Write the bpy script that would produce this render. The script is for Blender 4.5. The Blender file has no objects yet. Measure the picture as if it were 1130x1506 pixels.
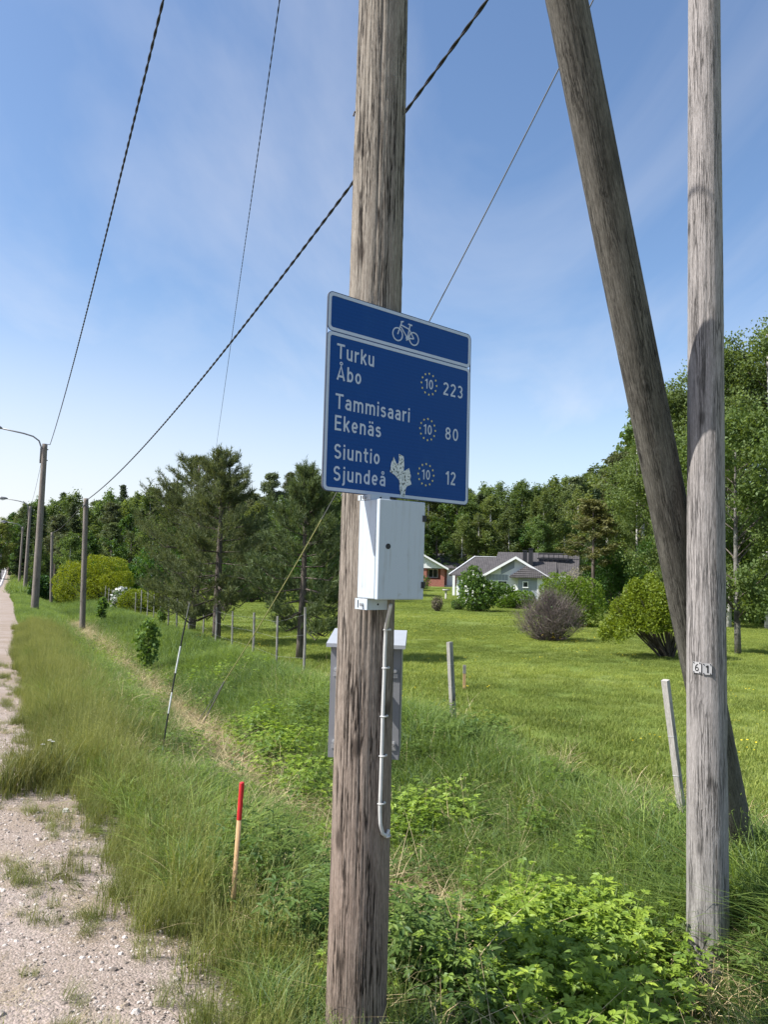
import bpy, math, random
import numpy as np
from mathutils import Vector, Matrix

random.seed(7)
RNG = np.random.default_rng(7)
R = math.radians
scene = bpy.context.scene
COL = scene.collection

# ------------------------------------------------------------------ camera, sky, sun, exposure
F_PX, CX, CY = 1130.0, 565.0, 753.0
PITCH, ROLL = R(4.05), R(1.5)
EYE = np.array([0.0, 0.0, 1.65])
FWD = np.array([0.0, math.cos(PITCH), math.sin(PITCH)])
_u0 = np.array([0.0, -math.sin(PITCH), math.cos(PITCH)])
RT = math.cos(ROLL) * np.array([1.0, 0, 0]) + math.sin(ROLL) * _u0
UP = np.cross(RT, FWD)
cam = bpy.data.cameras.new("camera")
cam.sensor_fit = 'HORIZONTAL'
cam.sensor_width = 36.0
cam.lens = 36.0
cam.clip_start = 0.05
cam.clip_end = 6000.0
cam_ob = bpy.data.objects.new("camera", cam)
COL.objects.link(cam_ob)
cam_ob.matrix_world = Matrix(((RT[0], UP[0], -FWD[0], EYE[0]), (RT[1], UP[1], -FWD[1], EYE[1]),
                              (RT[2], UP[2], -FWD[2], EYE[2]), (0, 0, 0, 1)))
scene.camera = cam_ob

SUN_EL, SUN_AZ = R(50), R(74)          # azimuth: to the left of straight behind the camera
SUN_DIR = Vector((-math.sin(SUN_AZ) * math.cos(SUN_EL), -math.cos(SUN_AZ) * math.cos(SUN_EL), math.sin(SUN_EL)))
sun = bpy.data.lights.new("sun", 'SUN')
sun.energy = 4.6
sun.angle = R(0.53)
sun.color = (1.0, 0.955, 0.89)
sun_ob = bpy.data.objects.new("sun", sun)
COL.objects.link(sun_ob)
sun_ob.rotation_euler = SUN_DIR.to_track_quat('Z', 'Y').to_euler()
sun_ob.location = (0, 0, 60)

world = bpy.data.worlds.new("World")
scene.world = world
world.use_nodes = True
wn, wl = world.node_tree.nodes, world.node_tree.links
wn.clear()
w_out = wn.new('ShaderNodeOutputWorld')
w_bg = wn.new('ShaderNodeBackground')
w_bg.inputs['Strength'].default_value = 0.108
sky = wn.new('ShaderNodeTexSky')
sky.sky_type = 'NISHITA'
sky.sun_disc = False
sky.sun_elevation = SUN_EL
sky.sun_rotation = math.atan2(SUN_DIR.x, SUN_DIR.y)
sky.altitude = 0
sky.air_density = 1.0
sky.dust_density = 1.0
sky.ozone_density = 3.0
# thin high cirrus: streaked noise on a flat cloud layer
w_tc = wn.new('ShaderNodeTexCoord')
w_sep = wn.new('ShaderNodeSeparateXYZ')
wl.new(w_tc.outputs['Generated'], w_sep.inputs[0])
w_mx = wn.new('ShaderNodeMath'); w_mx.operation = 'MAXIMUM'; w_mx.inputs[1].default_value = 0.0
wl.new(w_sep.outputs['Z'], w_mx.inputs[0])
w_ad = wn.new('ShaderNodeMath'); w_ad.operation = 'ADD'; w_ad.inputs[1].default_value = 0.12
wl.new(w_mx.outputs[0], w_ad.inputs[0])
w_dx = wn.new('ShaderNodeMath'); w_dx.operation = 'DIVIDE'
wl.new(w_sep.outputs['X'], w_dx.inputs[0]); wl.new(w_ad.outputs[0], w_dx.inputs[1])
w_dy = wn.new('ShaderNodeMath'); w_dy.operation = 'DIVIDE'
wl.new(w_sep.outputs['Y'], w_dy.inputs[0]); wl.new(w_ad.outputs[0], w_dy.inputs[1])
w_cb = wn.new('ShaderNodeCombineXYZ')
wl.new(w_dx.outputs[0], w_cb.inputs[0]); wl.new(w_dy.outputs[0], w_cb.inputs[1])
w_mp = wn.new('ShaderNodeMapping')
w_mp.inputs['Rotation'].default_value = (0, 0, R(-22))
w_mp.inputs['Scale'].default_value = (1.25, 0.42, 1)
wl.new(w_cb.outputs[0], w_mp.inputs[0])
w_no = wn.new('ShaderNodeTexNoise')
w_no.inputs['Scale'].default_value = 0.9
w_no.inputs['Detail'].default_value = 7
w_no.inputs['Roughness'].default_value = 0.55
w_no.inputs['Distortion'].default_value = 0.6
wl.new(w_mp.outputs[0], w_no.inputs['Vector'])
w_cr = wn.new('ShaderNodeMapRange')
w_cr.inputs['From Min'].default_value = 0.40
w_cr.inputs['From Max'].default_value = 0.78
w_cr.inputs['To Max'].default_value = 0.50
wl.new(w_no.outputs['Fac'], w_cr.inputs['Value'])
# broad veil: thicker low down and towards the sun's side of the road
w_n2 = wn.new('ShaderNodeTexNoise'); w_n2.inputs['Scale'].default_value = 1.1; w_n2.inputs['Detail'].default_value = 3
wl.new(w_tc.outputs['Generated'], w_n2.inputs['Vector'])
w_lo = wn.new('ShaderNodeMapRange'); w_lo.interpolation_type = 'SMOOTHSTEP'
w_lo.inputs['From Min'].default_value = 0.35; w_lo.inputs['From Max'].default_value = 0.02; w_lo.inputs['To Max'].default_value = 0.8
wl.new(w_sep.outputs['Z'], w_lo.inputs['Value'])
w_side = wn.new('ShaderNodeMapRange'); w_side.inputs['From Min'].default_value = 0.35; w_side.inputs['From Max'].default_value = -0.55
w_side.inputs['To Min'].default_value = 0.35; w_side.inputs['To Max'].default_value = 1.0
wl.new(w_sep.outputs['X'], w_side.inputs['Value'])
w_m1 = wn.new('ShaderNodeMath'); w_m1.operation = 'MULTIPLY'; wl.new(w_lo.outputs[0], w_m1.inputs[0]); wl.new(w_side.outputs[0], w_m1.inputs[1])
w_mm = wn.new('ShaderNodeMath'); w_mm.operation = 'MAXIMUM'; wl.new(w_m1.outputs[0], w_mm.inputs[0]); wl.new(w_cr.outputs[0], w_mm.inputs[1])
w_hs = wn.new('ShaderNodeHueSaturation'); w_hs.inputs['Saturation'].default_value = 1.04; w_hs.inputs['Hue'].default_value = 0.500
wl.new(sky.outputs[0], w_hs.inputs['Color'])
w_mix = wn.new('ShaderNodeMix'); w_mix.data_type = 'RGBA'
wl.new(w_mm.outputs[0], w_mix.inputs[0])
wl.new(w_hs.outputs[0], w_mix.inputs[6])
w_mix.inputs[7].default_value = (5.0, 4.98, 5.2, 1)
wl.new(w_mix.outputs[2], w_bg.inputs['Color'])
wl.new(w_bg.outputs[0], w_out.inputs[0])

scene.view_settings.view_transform = 'Standard'
scene.view_settings.look = 'None'
scene.view_settings.exposure = 0.9
scene.view_settings.gamma = 1.0
scene.view_settings.use_curve_mapping = False
scene.render.film_transparent = False
scene.cycles.max_bounces = 8
scene.cycles.diffuse_bounces = 4
scene.cycles.transmission_bounces = 4

# ------------------------------------------------------------------ places
def ray(px, py):
    return FWD + RT * (px - CX) / F_PX - UP * (py - CY) / F_PX

def at(px, py, dist):
    r = ray(px, py)
    return EYE + r * (dist / r[1])

def project(P):
    d = np.asarray(P, float) - EYE
    z = d @ FWD
    return CX + F_PX * (d @ RT) / z, CY - F_PX * (d @ UP) / z, z

TU = math.radians(25.5)                       # road heading, left of the camera's
NU, DV = np.array([math.cos(TU), math.sin(TU)]), np.array([-math.sin(TU), math.cos(TU)])

def uv_of(x, y):
    return NU[0] * x + NU[1] * y, DV[0] * x + DV[1] * y

def xy_of(u, v):
    return NU[0] * u + DV[0] * v, NU[1] * u + DV[1] * v

def sstep(a, b, x):
    t = np.clip((x - a) / (b - a), 0, 1)
    return t * t * (3 - 2 * t)

PU = np.array([-900, -14, -9.5, -8.2, -7.6, -4.4, -0.9, -0.2, 0.5, 1.3, 2.2, 2.9, 3.5, 4.4, 5.4, 30, 900.0])
PZ = np.array([-.3, -.3, -.5, -.05, 0, .05, 0, -.02, -.06, -.22, -.50, -.54, -.45, -.24, -.20, -.2, -.2])

def ground(u, v):
    u = np.asarray(u, float); v = np.asarray(v, float)
    p = sum(np.interp(u + o, PU, PZ) for o in (-.3, -.1, .1, .3)) / 4
    vc = np.clip(v, -60, None)
    s_road = -.018 * np.clip(vc, -60, 110) + .0149 * np.clip(vc - 110, 0, 190)
    s_lawn = -.018 * np.clip(vc, -60, 62) + .022 * np.clip(vc - 62, 0, 30) + 7.5 * sstep(88, 160, vc)
    w = sstep(6, 26, u)
    z = p + s_road * (1 - w) + s_lawn * w
    rough = sstep(-.1, .9, u) * np.clip(1.6 - v / 16, .0, 1)
    z = z + rough * (.025 * np.sin(u * 2.3 + 1.3 * np.sin(v * .7)) * np.sin(v * 1.9 + .6) + .018 * np.sin(u * 5.1 + v * 3.3) * np.sin(v * 4.7 - u))
    return z

def gz(x, y):
    return float(ground(*uv_of(x, y)))

def hit(px, py):
    """the ground point that the photograph shows at a pixel"""
    r = ray(px, py)
    t = np.geomspace(1.2, 900, 6000)
    P = EYE[None] + r[None] * t[:, None]
    g = ground(*uv_of(P[:, 0], P[:, 1]))
    k = int(np.argmax(P[:, 2] < g))
    if k == 0:
        k = len(t) - 1
    P = P[k].copy(); P[2] = g[k]
    return P

def on_ground(px, dist):
    """a ground point in a pixel column at a distance"""
    p = at(px, 835, dist)
    return np.array([p[0], p[1], gz(p[0], p[1])])

# ------------------------------------------------------------------ materials
class NT:
    def __init__(s, name):
        s.m = bpy.data.materials.new(name); s.m.use_nodes = True
        s.t = s.m.node_tree; s.t.nodes.clear()
        s.out = s.t.nodes.new('ShaderNodeOutputMaterial')
    def n(s, typ, **kw):
        nd = s.t.nodes.new('ShaderNode' + typ)
        for k, v in kw.items():
            if k.startswith('i_'):
                key = k[2:]
                nd.inputs[int(key) if key.isdigit() else key.replace('_', ' ')].default_value = v
            else:
                setattr(nd, k, v)
        return nd
    def l(s, a, b): s.t.links.new(a, b)
    def noise(s, vec, scale, detail=4, rough=.55, dist=0.0):
        nd = s.n('TexNoise'); s.l(vec, nd.inputs['Vector'])
        nd.inputs['Scale'].default_value = scale; nd.inputs['Detail'].default_value = detail
        nd.inputs['Roughness'].default_value = rough; nd.inputs['Distortion'].default_value = dist
        return nd.outputs['Fac']
    def map(s, vec, scale=(1, 1, 1), loc=(0, 0, 0), rot=(0, 0, 0)):
        nd = s.n('Mapping'); s.l(vec, nd.inputs[0])
        nd.inputs['Scale'].default_value = scale; nd.inputs['Location'].default_value = loc; nd.inputs['Rotation'].default_value = rot
        return nd.outputs[0]
    def ramp(s, fac, stops):
        nd = s.n('ValToRGB'); s.l(fac, nd.inputs[0])
        e = nd.color_ramp.elements
        while len(e) < len(stops): e.new(0.5)
        for el, (p, c) in zip(e, stops):
            el.position = p; el.color = (*c, 1) if len(c) == 3 else c
        return nd.outputs[0]
    def rng(s, fac, a, b, c=0., d=1.):
        nd = s.n('MapRange'); s.l(fac, nd.inputs['Value'])
        for k, v in zip(('From Min', 'From Max', 'To Min', 'To Max'), (a, b, c, d)): nd.inputs[k].default_value = v
        return nd.outputs[0]
    def mix(s, fac, a, b, blend='MIX'):
        nd = s.n('Mix'); nd.data_type = 'RGBA'; nd.blend_type = blend
        for v, i in ((fac, 0), (a, 6), (b, 7)):
            if isinstance(v, (int, float)): nd.inputs[i].default_value = v
            elif isinstance(v, tuple): nd.inputs[i].default_value = (*v, 1) if len(v) == 3 else v
            else: s.l(v, nd.inputs[i])
        return nd.outputs[2]
    def math(s, op, a, b=None, clamp=False):
        nd = s.n('Math'); nd.operation = op; nd.use_clamp = clamp
        for v, i in ((a, 0), (b, 1)):
            if v is None: continue
            if isinstance(v, (int, float)): nd.inputs[i].default_value = v
            else: s.l(v, nd.inputs[i])
        return nd.outputs[0]
    def bsdf(s, color, rough=.7, bump=None, bstr=.3, bdist=.01, metal=0., spec=.4):
        b = s.n('BsdfPrincipled')
        for key, v in (('Base Color', color), ('Roughness', rough), ('Metallic', metal), ('Specular IOR Level', spec)):
            if isinstance(v, (int, float)): b.inputs[key].default_value = v
            elif isinstance(v, tuple): b.inputs[key].default_value = (*v, 1)
            else: s.l(v, b.inputs[key])
        if bump is not None:
            bn = s.n('Bump'); bn.inputs['Strength'].default_value = bstr; bn.inputs['Distance'].default_value = bdist
            s.l(bump, bn.inputs['Height']); s.l(bn.outputs[0], b.inputs['Normal'])
        s.l(b.outputs[0], s.out.inputs[0])
        return s.m
    def obj(s): return s.n('TexCoord').outputs['Object']

def plain(name, color, rough=.6, metal=0., spec=.4, var=.12, scale=14.):
    t = NT(name); o = t.obj()
    n = t.noise(o, scale, 5, .6)
    c = t.mix(t.rng(n, .3, .7), tuple(x * (1 - var) for x in color), tuple(min(1, x * (1 + var)) for x in color))
    return t.bsdf(c, rough, n, .15, .002, metal, spec)

def wood(name, lo, hi, dark, z0=0., z1=3., crack=1.0, swirl=0.0, blotch=.34):
    """weathered round timber, the grain running along local z"""
    t = NT(name); o = t.obj()
    fib = t.noise(t.map(o, (1, 1, .055)), 120, 6, .75, .15 + swirl)
    fine = t.noise(t.map(o, (1, 1, .14)), 260, 3, .65)
    cr = t.noise(t.map(o, (1, 1, .030)), 84, 3, .55, .25 + swirl * 2)
    crm = t.ramp(cr, [(.455, (0, 0, 0)), (.49, (1, 1, 1)), (.51, (1, 1, 1)), (.545, (0, 0, 0))])
    gate = t.rng(t.noise(t.map(o, (1, 1, .12)), 12, 3), .42, .56)
    crm = t.math('MULTIPLY', t.math('MULTIPLY', crm, gate), crack, True)
    big = t.noise(t.map(o, (1, 1, .35)), 5, 6, .7)
    sep = t.n('SeparateXYZ'); t.l(o, sep.inputs[0])
    zf = t.rng(t.math('ADD', sep.outputs['Z'], t.math('MULTIPLY', big, .8)), z0, z1)
    base = t.mix(zf, lo, hi)
    base = t.mix(t.rng(fib, .3, .72), t.mix(.58, base, dark), t.mix(.14, base, (.75, .72, .68)))
    base = t.mix(t.math('MULTIPLY', t.rng(fine, .42, .66), .5), base, dark)
    base = t.mix(t.math('MULTIPLY', t.rng(big, .52, .72), blotch), base, dark)
    vor = t.n('TexVoronoi'); vor.inputs['Scale'].default_value = 1.0
    t.l(t.map(o, (6, 6, 2.6)), vor.inputs['Vector'])
    knot = t.ramp(vor.outputs['Distance'], [(.06, (1, 1, 1)), (.15, (0, 0, 0))])
    ringn = t.n('Math', operation='SINE'); t.l(t.math('MULTIPLY', vor.outputs['Distance'], 95.), ringn.inputs[0])
    ring = t.math('MULTIPLY', t.rng(ringn.outputs[0], -.2, 1), t.rng(vor.outputs['Distance'], .34, .1), True)
    base = t.mix(t.math('MULTIPLY', ring, .16 + swirl * .5, True), base, dark)
    base = t.mix(t.math('MULTIPLY', knot, .75), base, tuple(x * .35 for x in dark))
    base = t.mix(crm, base, tuple(x * .22 for x in dark))
    h = t.math('SUBTRACT', t.math('ADD', t.math('MULTIPLY', fib, .6), t.math('MULTIPLY', fine, .25)), t.math('MULTIPLY', crm, .9))
    return t.bsdf(base, .85, h, .9, .006, 0, .2)

def leaf(name, dark, light, transl=.35, gloss=.03, tcol=None, instanced=False):
    t = NT(name)
    a = t.n('Attribute'); a.attribute_name = 'tint'
    c = t.mix(a.outputs['Fac'], dark, light)
    if instanced:
        b = t.n('Attribute'); b.attribute_type = 'INSTANCER'; b.attribute_name = 'itint'
        hsv = t.n('HueSaturation'); t.l(c, hsv.inputs['Color'])
        t.l(t.rng(b.outputs['Fac'], 0, 1, .52, 1.5), hsv.inputs['Value'])
        t.l(t.rng(b.outputs['Fac'], 0, 1, .515, .485), hsv.inputs['Hue'])
        c = hsv.outputs[0]
    else:
        oi = t.n('ObjectInfo')
        c = t.mix(1.0, c, oi.outputs['Color'], 'MULTIPLY')
    d = t.n('BsdfDiffuse'); t.l(c, d.inputs[0])
    tr = t.n('BsdfTranslucent'); t.l(t.mix(1.0, c, tcol or (1.25, 1.2, .55), 'MULTIPLY'), tr.inputs[0])
    m = t.n('MixShader'); m.inputs[0].default_value = transl
    t.l(d.outputs[0], m.inputs[1]); t.l(tr.outputs[0], m.inputs[2])
    g = t.n('BsdfGlossy'); g.inputs['Roughness'].default_value = .55; g.inputs[0].default_value = (.7, .8, .9, 1)
    m2 = t.n('MixShader'); m2.inputs[0].default_value = gloss
    t.l(m.outputs[0], m2.inputs[1]); t.l(g.outputs[0], m2.inputs[2])
    t.l(m2.outputs[0], t.out.inputs[0])
    return t.m

# ------------------------------------------------------------------ mesh building
class MB:
    def __init__(s): s.v = []; s.f = []; s.n = 0; s.att = []
    def add(s, V, F, tint=None):
        V = np.asarray(V, float).reshape(-1, 3)
        s.v.append(V)
        s.f += [tuple(int(i) + s.n for i in f) for f in F]
        s.att.append(np.full(len(V), .5) if tint is None else np.broadcast_to(tint, (len(V),)).astype(float))
        s.n += len(V)
        return s
    def box(s, lo, hi, M=None, tint=None):
        (a, b, c), (d, e, g) = lo, hi
        V = np.array([(a, b, c), (d, b, c), (d, e, c), (a, e, c), (a, b, g), (d, b, g), (d, e, g), (a, e, g)], float)
        if M is not None: V = np.array([M @ Vector(p) for p in V])
        return s.add(V, [(3, 2, 1, 0), (4, 5, 6, 7), (0, 1, 5, 4), (1, 2, 6, 5), (2, 3, 7, 6), (3, 0, 4, 7)], tint)
    def tube(s, pts, rad, n=8, cap=True, tint=None):
        P = np.asarray(pts, float); k = len(P)
        rad = np.broadcast_to(rad, (k,)).astype(float)
        T = np.gradient(P, axis=0); T /= np.linalg.norm(T, axis=1)[:, None] + 1e-12
        ref = np.array([0, 0, 1.]) if abs(T[0][2]) < .9 else np.array([1., 0, 0])
        V = []
        X = np.cross(T[0], ref); X /= np.linalg.norm(X)
        ang = np.arange(n) * 2 * math.pi / n
        for i in range(k):
            X = X - T[i] * (X @ T[i]); X /= np.linalg.norm(X) + 1e-12
            Y = np.cross(T[i], X)
            V.append(P[i] + rad[i] * (np.cos(ang)[:, None] * X + np.sin(ang)[:, None] * Y))
        V = np.concatenate(V)
        Fc = [(i * n + j, i * n + (j + 1) % n, (i + 1) * n + (j + 1) % n, (i + 1) * n + j) for i in range(k - 1) for j in range(n)]
        if cap: Fc += [tuple(range(n))[::-1], tuple((k - 1) * n + j for j in range(n))]
        return s.add(V, Fc, tint)
    def prism(s, poly, y0, y1, tint=None):
        """an outline in (x, z) given thickness along y"""
        n = len(poly)
        V = [(p[0], y0, p[1]) for p in poly] + [(p[0], y1, p[1]) for p in poly]
        return s.add(V, [tuple(range(n)), tuple(range(2 * n - 1, n - 1, -1))] + [(i, i + n, (i + 1) % n + n, (i + 1) % n) for i in range(n)], tint)
    def mesh(s, name, m, smooth=False):
        me = bpy.data.meshes.new(name)
        V = np.concatenate(s.v) if s.v else np.zeros((0, 3))
        me.from_pydata(V.tolist(), [], s.f)
        if any(np.any(a != .5) for a in s.att):
            at_ = me.attributes.new('tint', 'FLOAT', 'POINT'); at_.data.foreach_set('value', np.concatenate(s.att).astype(np.float32))
        for mm in (m if isinstance(m, (list, tuple)) else [m]): me.materials.append(mm)
        if smooth: me.shade_smooth()
        me.update()
        return me
    def build(s, name, m, parent=None, smooth=False, loc=None):
        return link(name, s.mesh(name, m, smooth), parent, loc)

def fast_mesh(name, V, nper, m, tint=None, normals=None):
    """faces of nper vertices each, laid out in order"""
    V = np.asarray(V, np.float32).reshape(-1, 3); nf = len(V) // nper
    me = bpy.data.meshes.new(name)
    me.vertices.add(len(V)); me.vertices.foreach_set('co', V.ravel())
    me.loops.add(len(V)); me.loops.foreach_set('vertex_index', np.arange(len(V), dtype=np.int32))
    me.polygons.add(nf); me.polygons.foreach_set('loop_start', np.arange(nf, dtype=np.int32) * nper)
    me.polygons.foreach_set('loop_total', np.full(nf, nper, np.int32))
    if tint is not None:
        a = me.attributes.new('tint', 'FLOAT', 'POINT'); a.data.foreach_set('value', np.asarray(tint, np.float32))
    me.materials.append(m)
    me.update(calc_edges=True); me.validate()
    return me

def link(name, data, parent=None, loc=None):
    o = bpy.data.objects.new(name, data); COL.objects.link(o)
    if parent is not None: o.parent = parent
    if loc is not None: o.location = tuple(float(x) for x in loc)
    return o

def tag(o, label=None, cat=None, group=None, kind=None):
    for k, v in (('label', label), ('category', cat), ('group', group), ('kind', kind)):
        if v: o[k] = v
    return o

def thing(name, label, cat, loc=(0, 0, 0), rz=0., group=None):
    o = link(name, None, None, loc); o.rotation_euler = (0, 0, rz); o.empty_display_size = .1
    return tag(o, label, cat, group)

def copy_tree(o, parent=None):
    c = o.copy(); COL.objects.link(c)
    if parent is not None: c.parent = parent
    for ch in [x for x in KIDS.get(o.name, [])]: copy_tree(ch, c)
    return c
KIDS = {}
def kids(o, *ch): KIDS[o.name] = list(ch)

def rot_rect(cx, cz, w, h, r, n=5):
    """outline of a rounded rectangle in (x, z)"""
    pts = []
    for (sx, sz, a0) in ((1, 1, 0), (-1, 1, 90), (-1, -1, 180), (1, -1, 270)):
        for k in range(n + 1):
            a = R(a0 + 90 * k / n)
            pts.append((cx + sx * (w / 2 - r) + r * math.cos(a), cz + sz * (h / 2 - r) + r * math.sin(a)))
    return pts

def ring_xz(mb, outer, inner, y0, y1):
    n = len(outer)
    V = [(p[0], y0, p[1]) for p in outer] + [(p[0], y0, p[1]) for p in inner] + [(p[0], y1, p[1]) for p in outer] + [(p[0], y1, p[1]) for p in inner]
    Fc = []
    for i in range(n):
        j = (i + 1) % n
        Fc += [(i, j, n + j, n + i), (2 * n + i, 3 * n + i, 3 * n + j, 2 * n + j), (i, 2 * n + i, 2 * n + j, j), (n + i, n + j, 3 * n + j, 3 * n + i)]
    return mb.add(V, Fc)

# ------------------------------------------------------------------ GN scatter (grass, stones: what nobody could count)
def scatter(name, pts, rot, scl, idx, itint, sources, mats=None):
    me = bpy.data.meshes.new(name)
    N = len(pts)
    me.vertices.add(N); me.vertices.foreach_set('co', np.asarray(pts, np.float32).ravel())
    a = me.attributes.new('rot', 'FLOAT_VECTOR', 'POINT'); a.data.foreach_set('vector', np.asarray(rot, np.float32).ravel())
    a = me.attributes.new('scl', 'FLOAT_VECTOR', 'POINT'); a.data.foreach_set('vector', np.asarray(scl, np.float32).ravel())
    a = me.attributes.new('idx', 'INT', 'POINT'); a.data.foreach_set('value', np.asarray(idx, np.int32))
    a = me.attributes.new('itint', 'FLOAT', 'POINT'); a.data.foreach_set('value', np.asarray(itint, np.float32))
    me.update()
    o = link(name, me); tag(o, kind='stuff')
    ng = bpy.data.node_groups.new(name + '_nodes', 'GeometryNodeTree')
    ng.interface.new_socket('Geometry', in_out='INPUT', socket_type='NodeSocketGeometry')
    ng.interface.new_socket('Geometry', in_out='OUTPUT', socket_type='NodeSocketGeometry')
    n, l = ng.nodes, ng.links
    gi, go = n.new('NodeGroupInput'), n.new('NodeGroupOutput')
    join = n.new('GeometryNodeJoinGeometry')
    for s in sources:
        oi = n.new('GeometryNodeObjectInfo'); oi.inputs['Object'].default_value = s
        g2i = n.new('GeometryNodeGeometryToInstance')
        l.new(oi.outputs['Geometry'], g2i.inputs[0]); l.new(g2i.outputs[0], join.inputs[0])
    iop = n.new('GeometryNodeInstanceOnPoints')
    l.new(gi.outputs[0], iop.inputs['Points']); l.new(join.outputs[0], iop.inputs['Instance'])
    iop.inputs['Pick Instance'].default_value = True
    for nm, typ, sock in (('idx', 'INT', 'Instance Index'), ('rot', 'FLOAT_VECTOR', 'Rotation'), ('scl', 'FLOAT_VECTOR', 'Scale')):
        na = n.new('GeometryNodeInputNamedAttribute'); na.data_type = typ; na.inputs['Name'].default_value = nm
        out = [q for q in na.outputs if q.enabled and q.name == 'Attribute'][0]
        if sock == 'Rotation':
            e2r = n.new('FunctionNodeEulerToRotation'); l.new(out, e2r.inputs[0]); out = e2r.outputs[0]
        l.new(out, iop.inputs[sock])
    l.new(iop.outputs[0], go.inputs[0])
    md = o.modifiers.new('scatter', 'NODES'); md.node_group = ng
    return o

def source(name, me):
    return bpy.data.objects.new(name, me)

# ------------------------------------------------------------------ the ground
m_ground = NT('ground_cover')
def _ground_mat():
    t = m_ground; o = t.obj()
    sep = t.n('SeparateXYZ'); t.l(o, sep.inputs[0])
    n1 = t.noise(o, .35, 5, .6); n2 = t.noise(o, 3.2, 5, .65); n3 = t.noise(o, 22, 4, .6)
    lawn = t.ramp(n1, [(.3, (.105, .155, .030)), (.5, (.135, .185, .038)), (.7, (.18, .205, .06))])
    lawn = t.mix(t.rng(n2, .35, .75, 0, .5), lawn, (.17, .19, .06))
    lawn = t.mix(t.rng(n3, .4, .8, 0, .45), lawn, (.05, .10, .02))
    soil = t.mix(t.rng(n2, .35, .65), (.055, .075, .022), (.13, .115, .055))
    straw = t.mix(t.rng(n3, .3, .7), (.22, .165, .085), (.40, .31, .17))
    uu = t.math('ADD', sep.outputs['X'], t.math('MULTIPLY', t.math('SUBTRACT', n2, .5), 1.2))
    b = t.math('SUBTRACT', 1.0, t.math('ABSOLUTE', t.math('DIVIDE', t.math('SUBTRACT', uu, 2.45), .62)), True)
    edge = t.mix(t.rng(n3, .3, .7), (.19, .155, .12), (.36, .30, .25))
    c = t.mix(t.rng(uu, .75, 1.35), edge, soil)
    c = t.mix(t.math('MULTIPLY', b, t.rng(n1, .3, .5), True), c, straw)
    c = t.mix(t.rng(uu, 4.3, 5.6), c, lawn)
    far = t.rng(sep.outputs['Y'], 84, 112)
    wood_floor = t.mix(t.rng(n2, .35, .7), (.06, .07, .025), (.14, .10, .06))
    c = t.mix(t.math('MULTIPLY', far, t.rng(sep.outputs['X'], 9, 20), True), c, wood_floor)
    t.bsdf(c, .95, t.noise(o, 60, 4, .7), .6, .02, 0, .1)
_ground_mat()

def grid_uv(name, us, vs, zoff, m, ufun=None, kind='structure'):
    U, V = np.meshgrid(us, vs)
    if ufun is not None: U = ufun(U, V)
    Z = ground(U, V) + zoff
    nu, nv = len(us), len(vs)
    P = np.stack([U, V, Z], -1).reshape(-1, 3)
    i = np.arange(nu * nv).reshape(nv, nu)
    Fq = np.stack([i[:-1, :-1], i[:-1, 1:], i[1:, 1:], i[1:, :-1]], -1).reshape(-1, 4)
    me = bpy.data.meshes.new(name)
    me.from_pydata(P.tolist(), [], Fq.tolist()); me.materials.append(m); me.shade_smooth()
    o = link(name, me); o.rotation_euler = (0, 0, TU)
    return tag(o, kind=kind)

us = np.unique(np.round(np.concatenate([np.linspace(-900, -60, 8), np.linspace(-60, -15, 12), np.linspace(-15, -3, 25), np.arange(-3, 6.5, .16),
     np.linspace(6.5, 30, 30), np.linspace(30, 100, 30), np.linspace(100, 900, 12)]), 3))
vs = np.unique(np.round(np.concatenate([np.linspace(-300, -20, 8), np.linspace(-20, 0, 18), np.arange(0, 14, .2), np.linspace(14, 60, 60),
     np.linspace(60, 180, 60), np.linspace(180, 420, 30), np.linspace(420, 1800, 10)]), 3))
grid_uv('ground', us, vs, 0, m_ground.m)

def curve_left(V): return -3.2 * (np.clip(V - 150, 0, None) / 100) ** 2
def gravel_edge(v):
    e = np.interp(v, [-30, 2.4, 3.2, 3.8, 5.3, 6.5, 7.4, 8.3, 10.3, 12.8, 16.7, 24, 36, 73, 400], [.82, .82, .80, .70, .66, .52, .34, .26, .34, .32, .26, .18, .12, -.4, -.55])
    k = np.clip(1.4 - v / 14, .0, 1)
    return e + k * (.07 * np.sin(v * 4.1) * np.sin(v * 1.7 + 1) + .035 * np.sin(v * 11.3 + 2)) + .05 * np.sin(v * .31)

def _gravel():
    t = NT('gravel'); o = t.obj()
    a = t.noise(o, 1.3, 4); b = t.noise(o, 38, 5, .75)
    v = t.n('TexVoronoi'); v.inputs['Scale'].default_value = 85; t.l(o, v.inputs['Vector'])
    c = t.ramp(b, [(.25, (.115, .095, .078)), (.5, (.245, .205, .172)), (.75, (.38, .33, .29))])
    c = t.mix(t.rng(v.outputs['Color'], .2, .9, 0, .5), c, (.50, .40, .36))
    c = t.mix(t.rng(a, .42, .65, 0, .6), c, (.215, .165, .115))
    hgt = t.math('ADD', t.math('MULTIPLY', b, .7), t.math('SUBTRACT', .5, v.outputs['Distance']))
    return t.bsdf(c, .9, hgt, .7, .008, 0, .2)
m_gravel = _gravel()
vs_g = np.unique(np.round(np.concatenate([np.arange(-12, 14, .12), np.linspace(14, 60, 70), np.linspace(60, 330, 60)]), 3))
grid_uv('gravel_shoulder', np.linspace(0, 1, 14), vs_g, .006, m_gravel,
        lambda U, V: (-1.5 + curve_left(V)) + (gravel_edge(V) + 1.5) * U)

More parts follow.
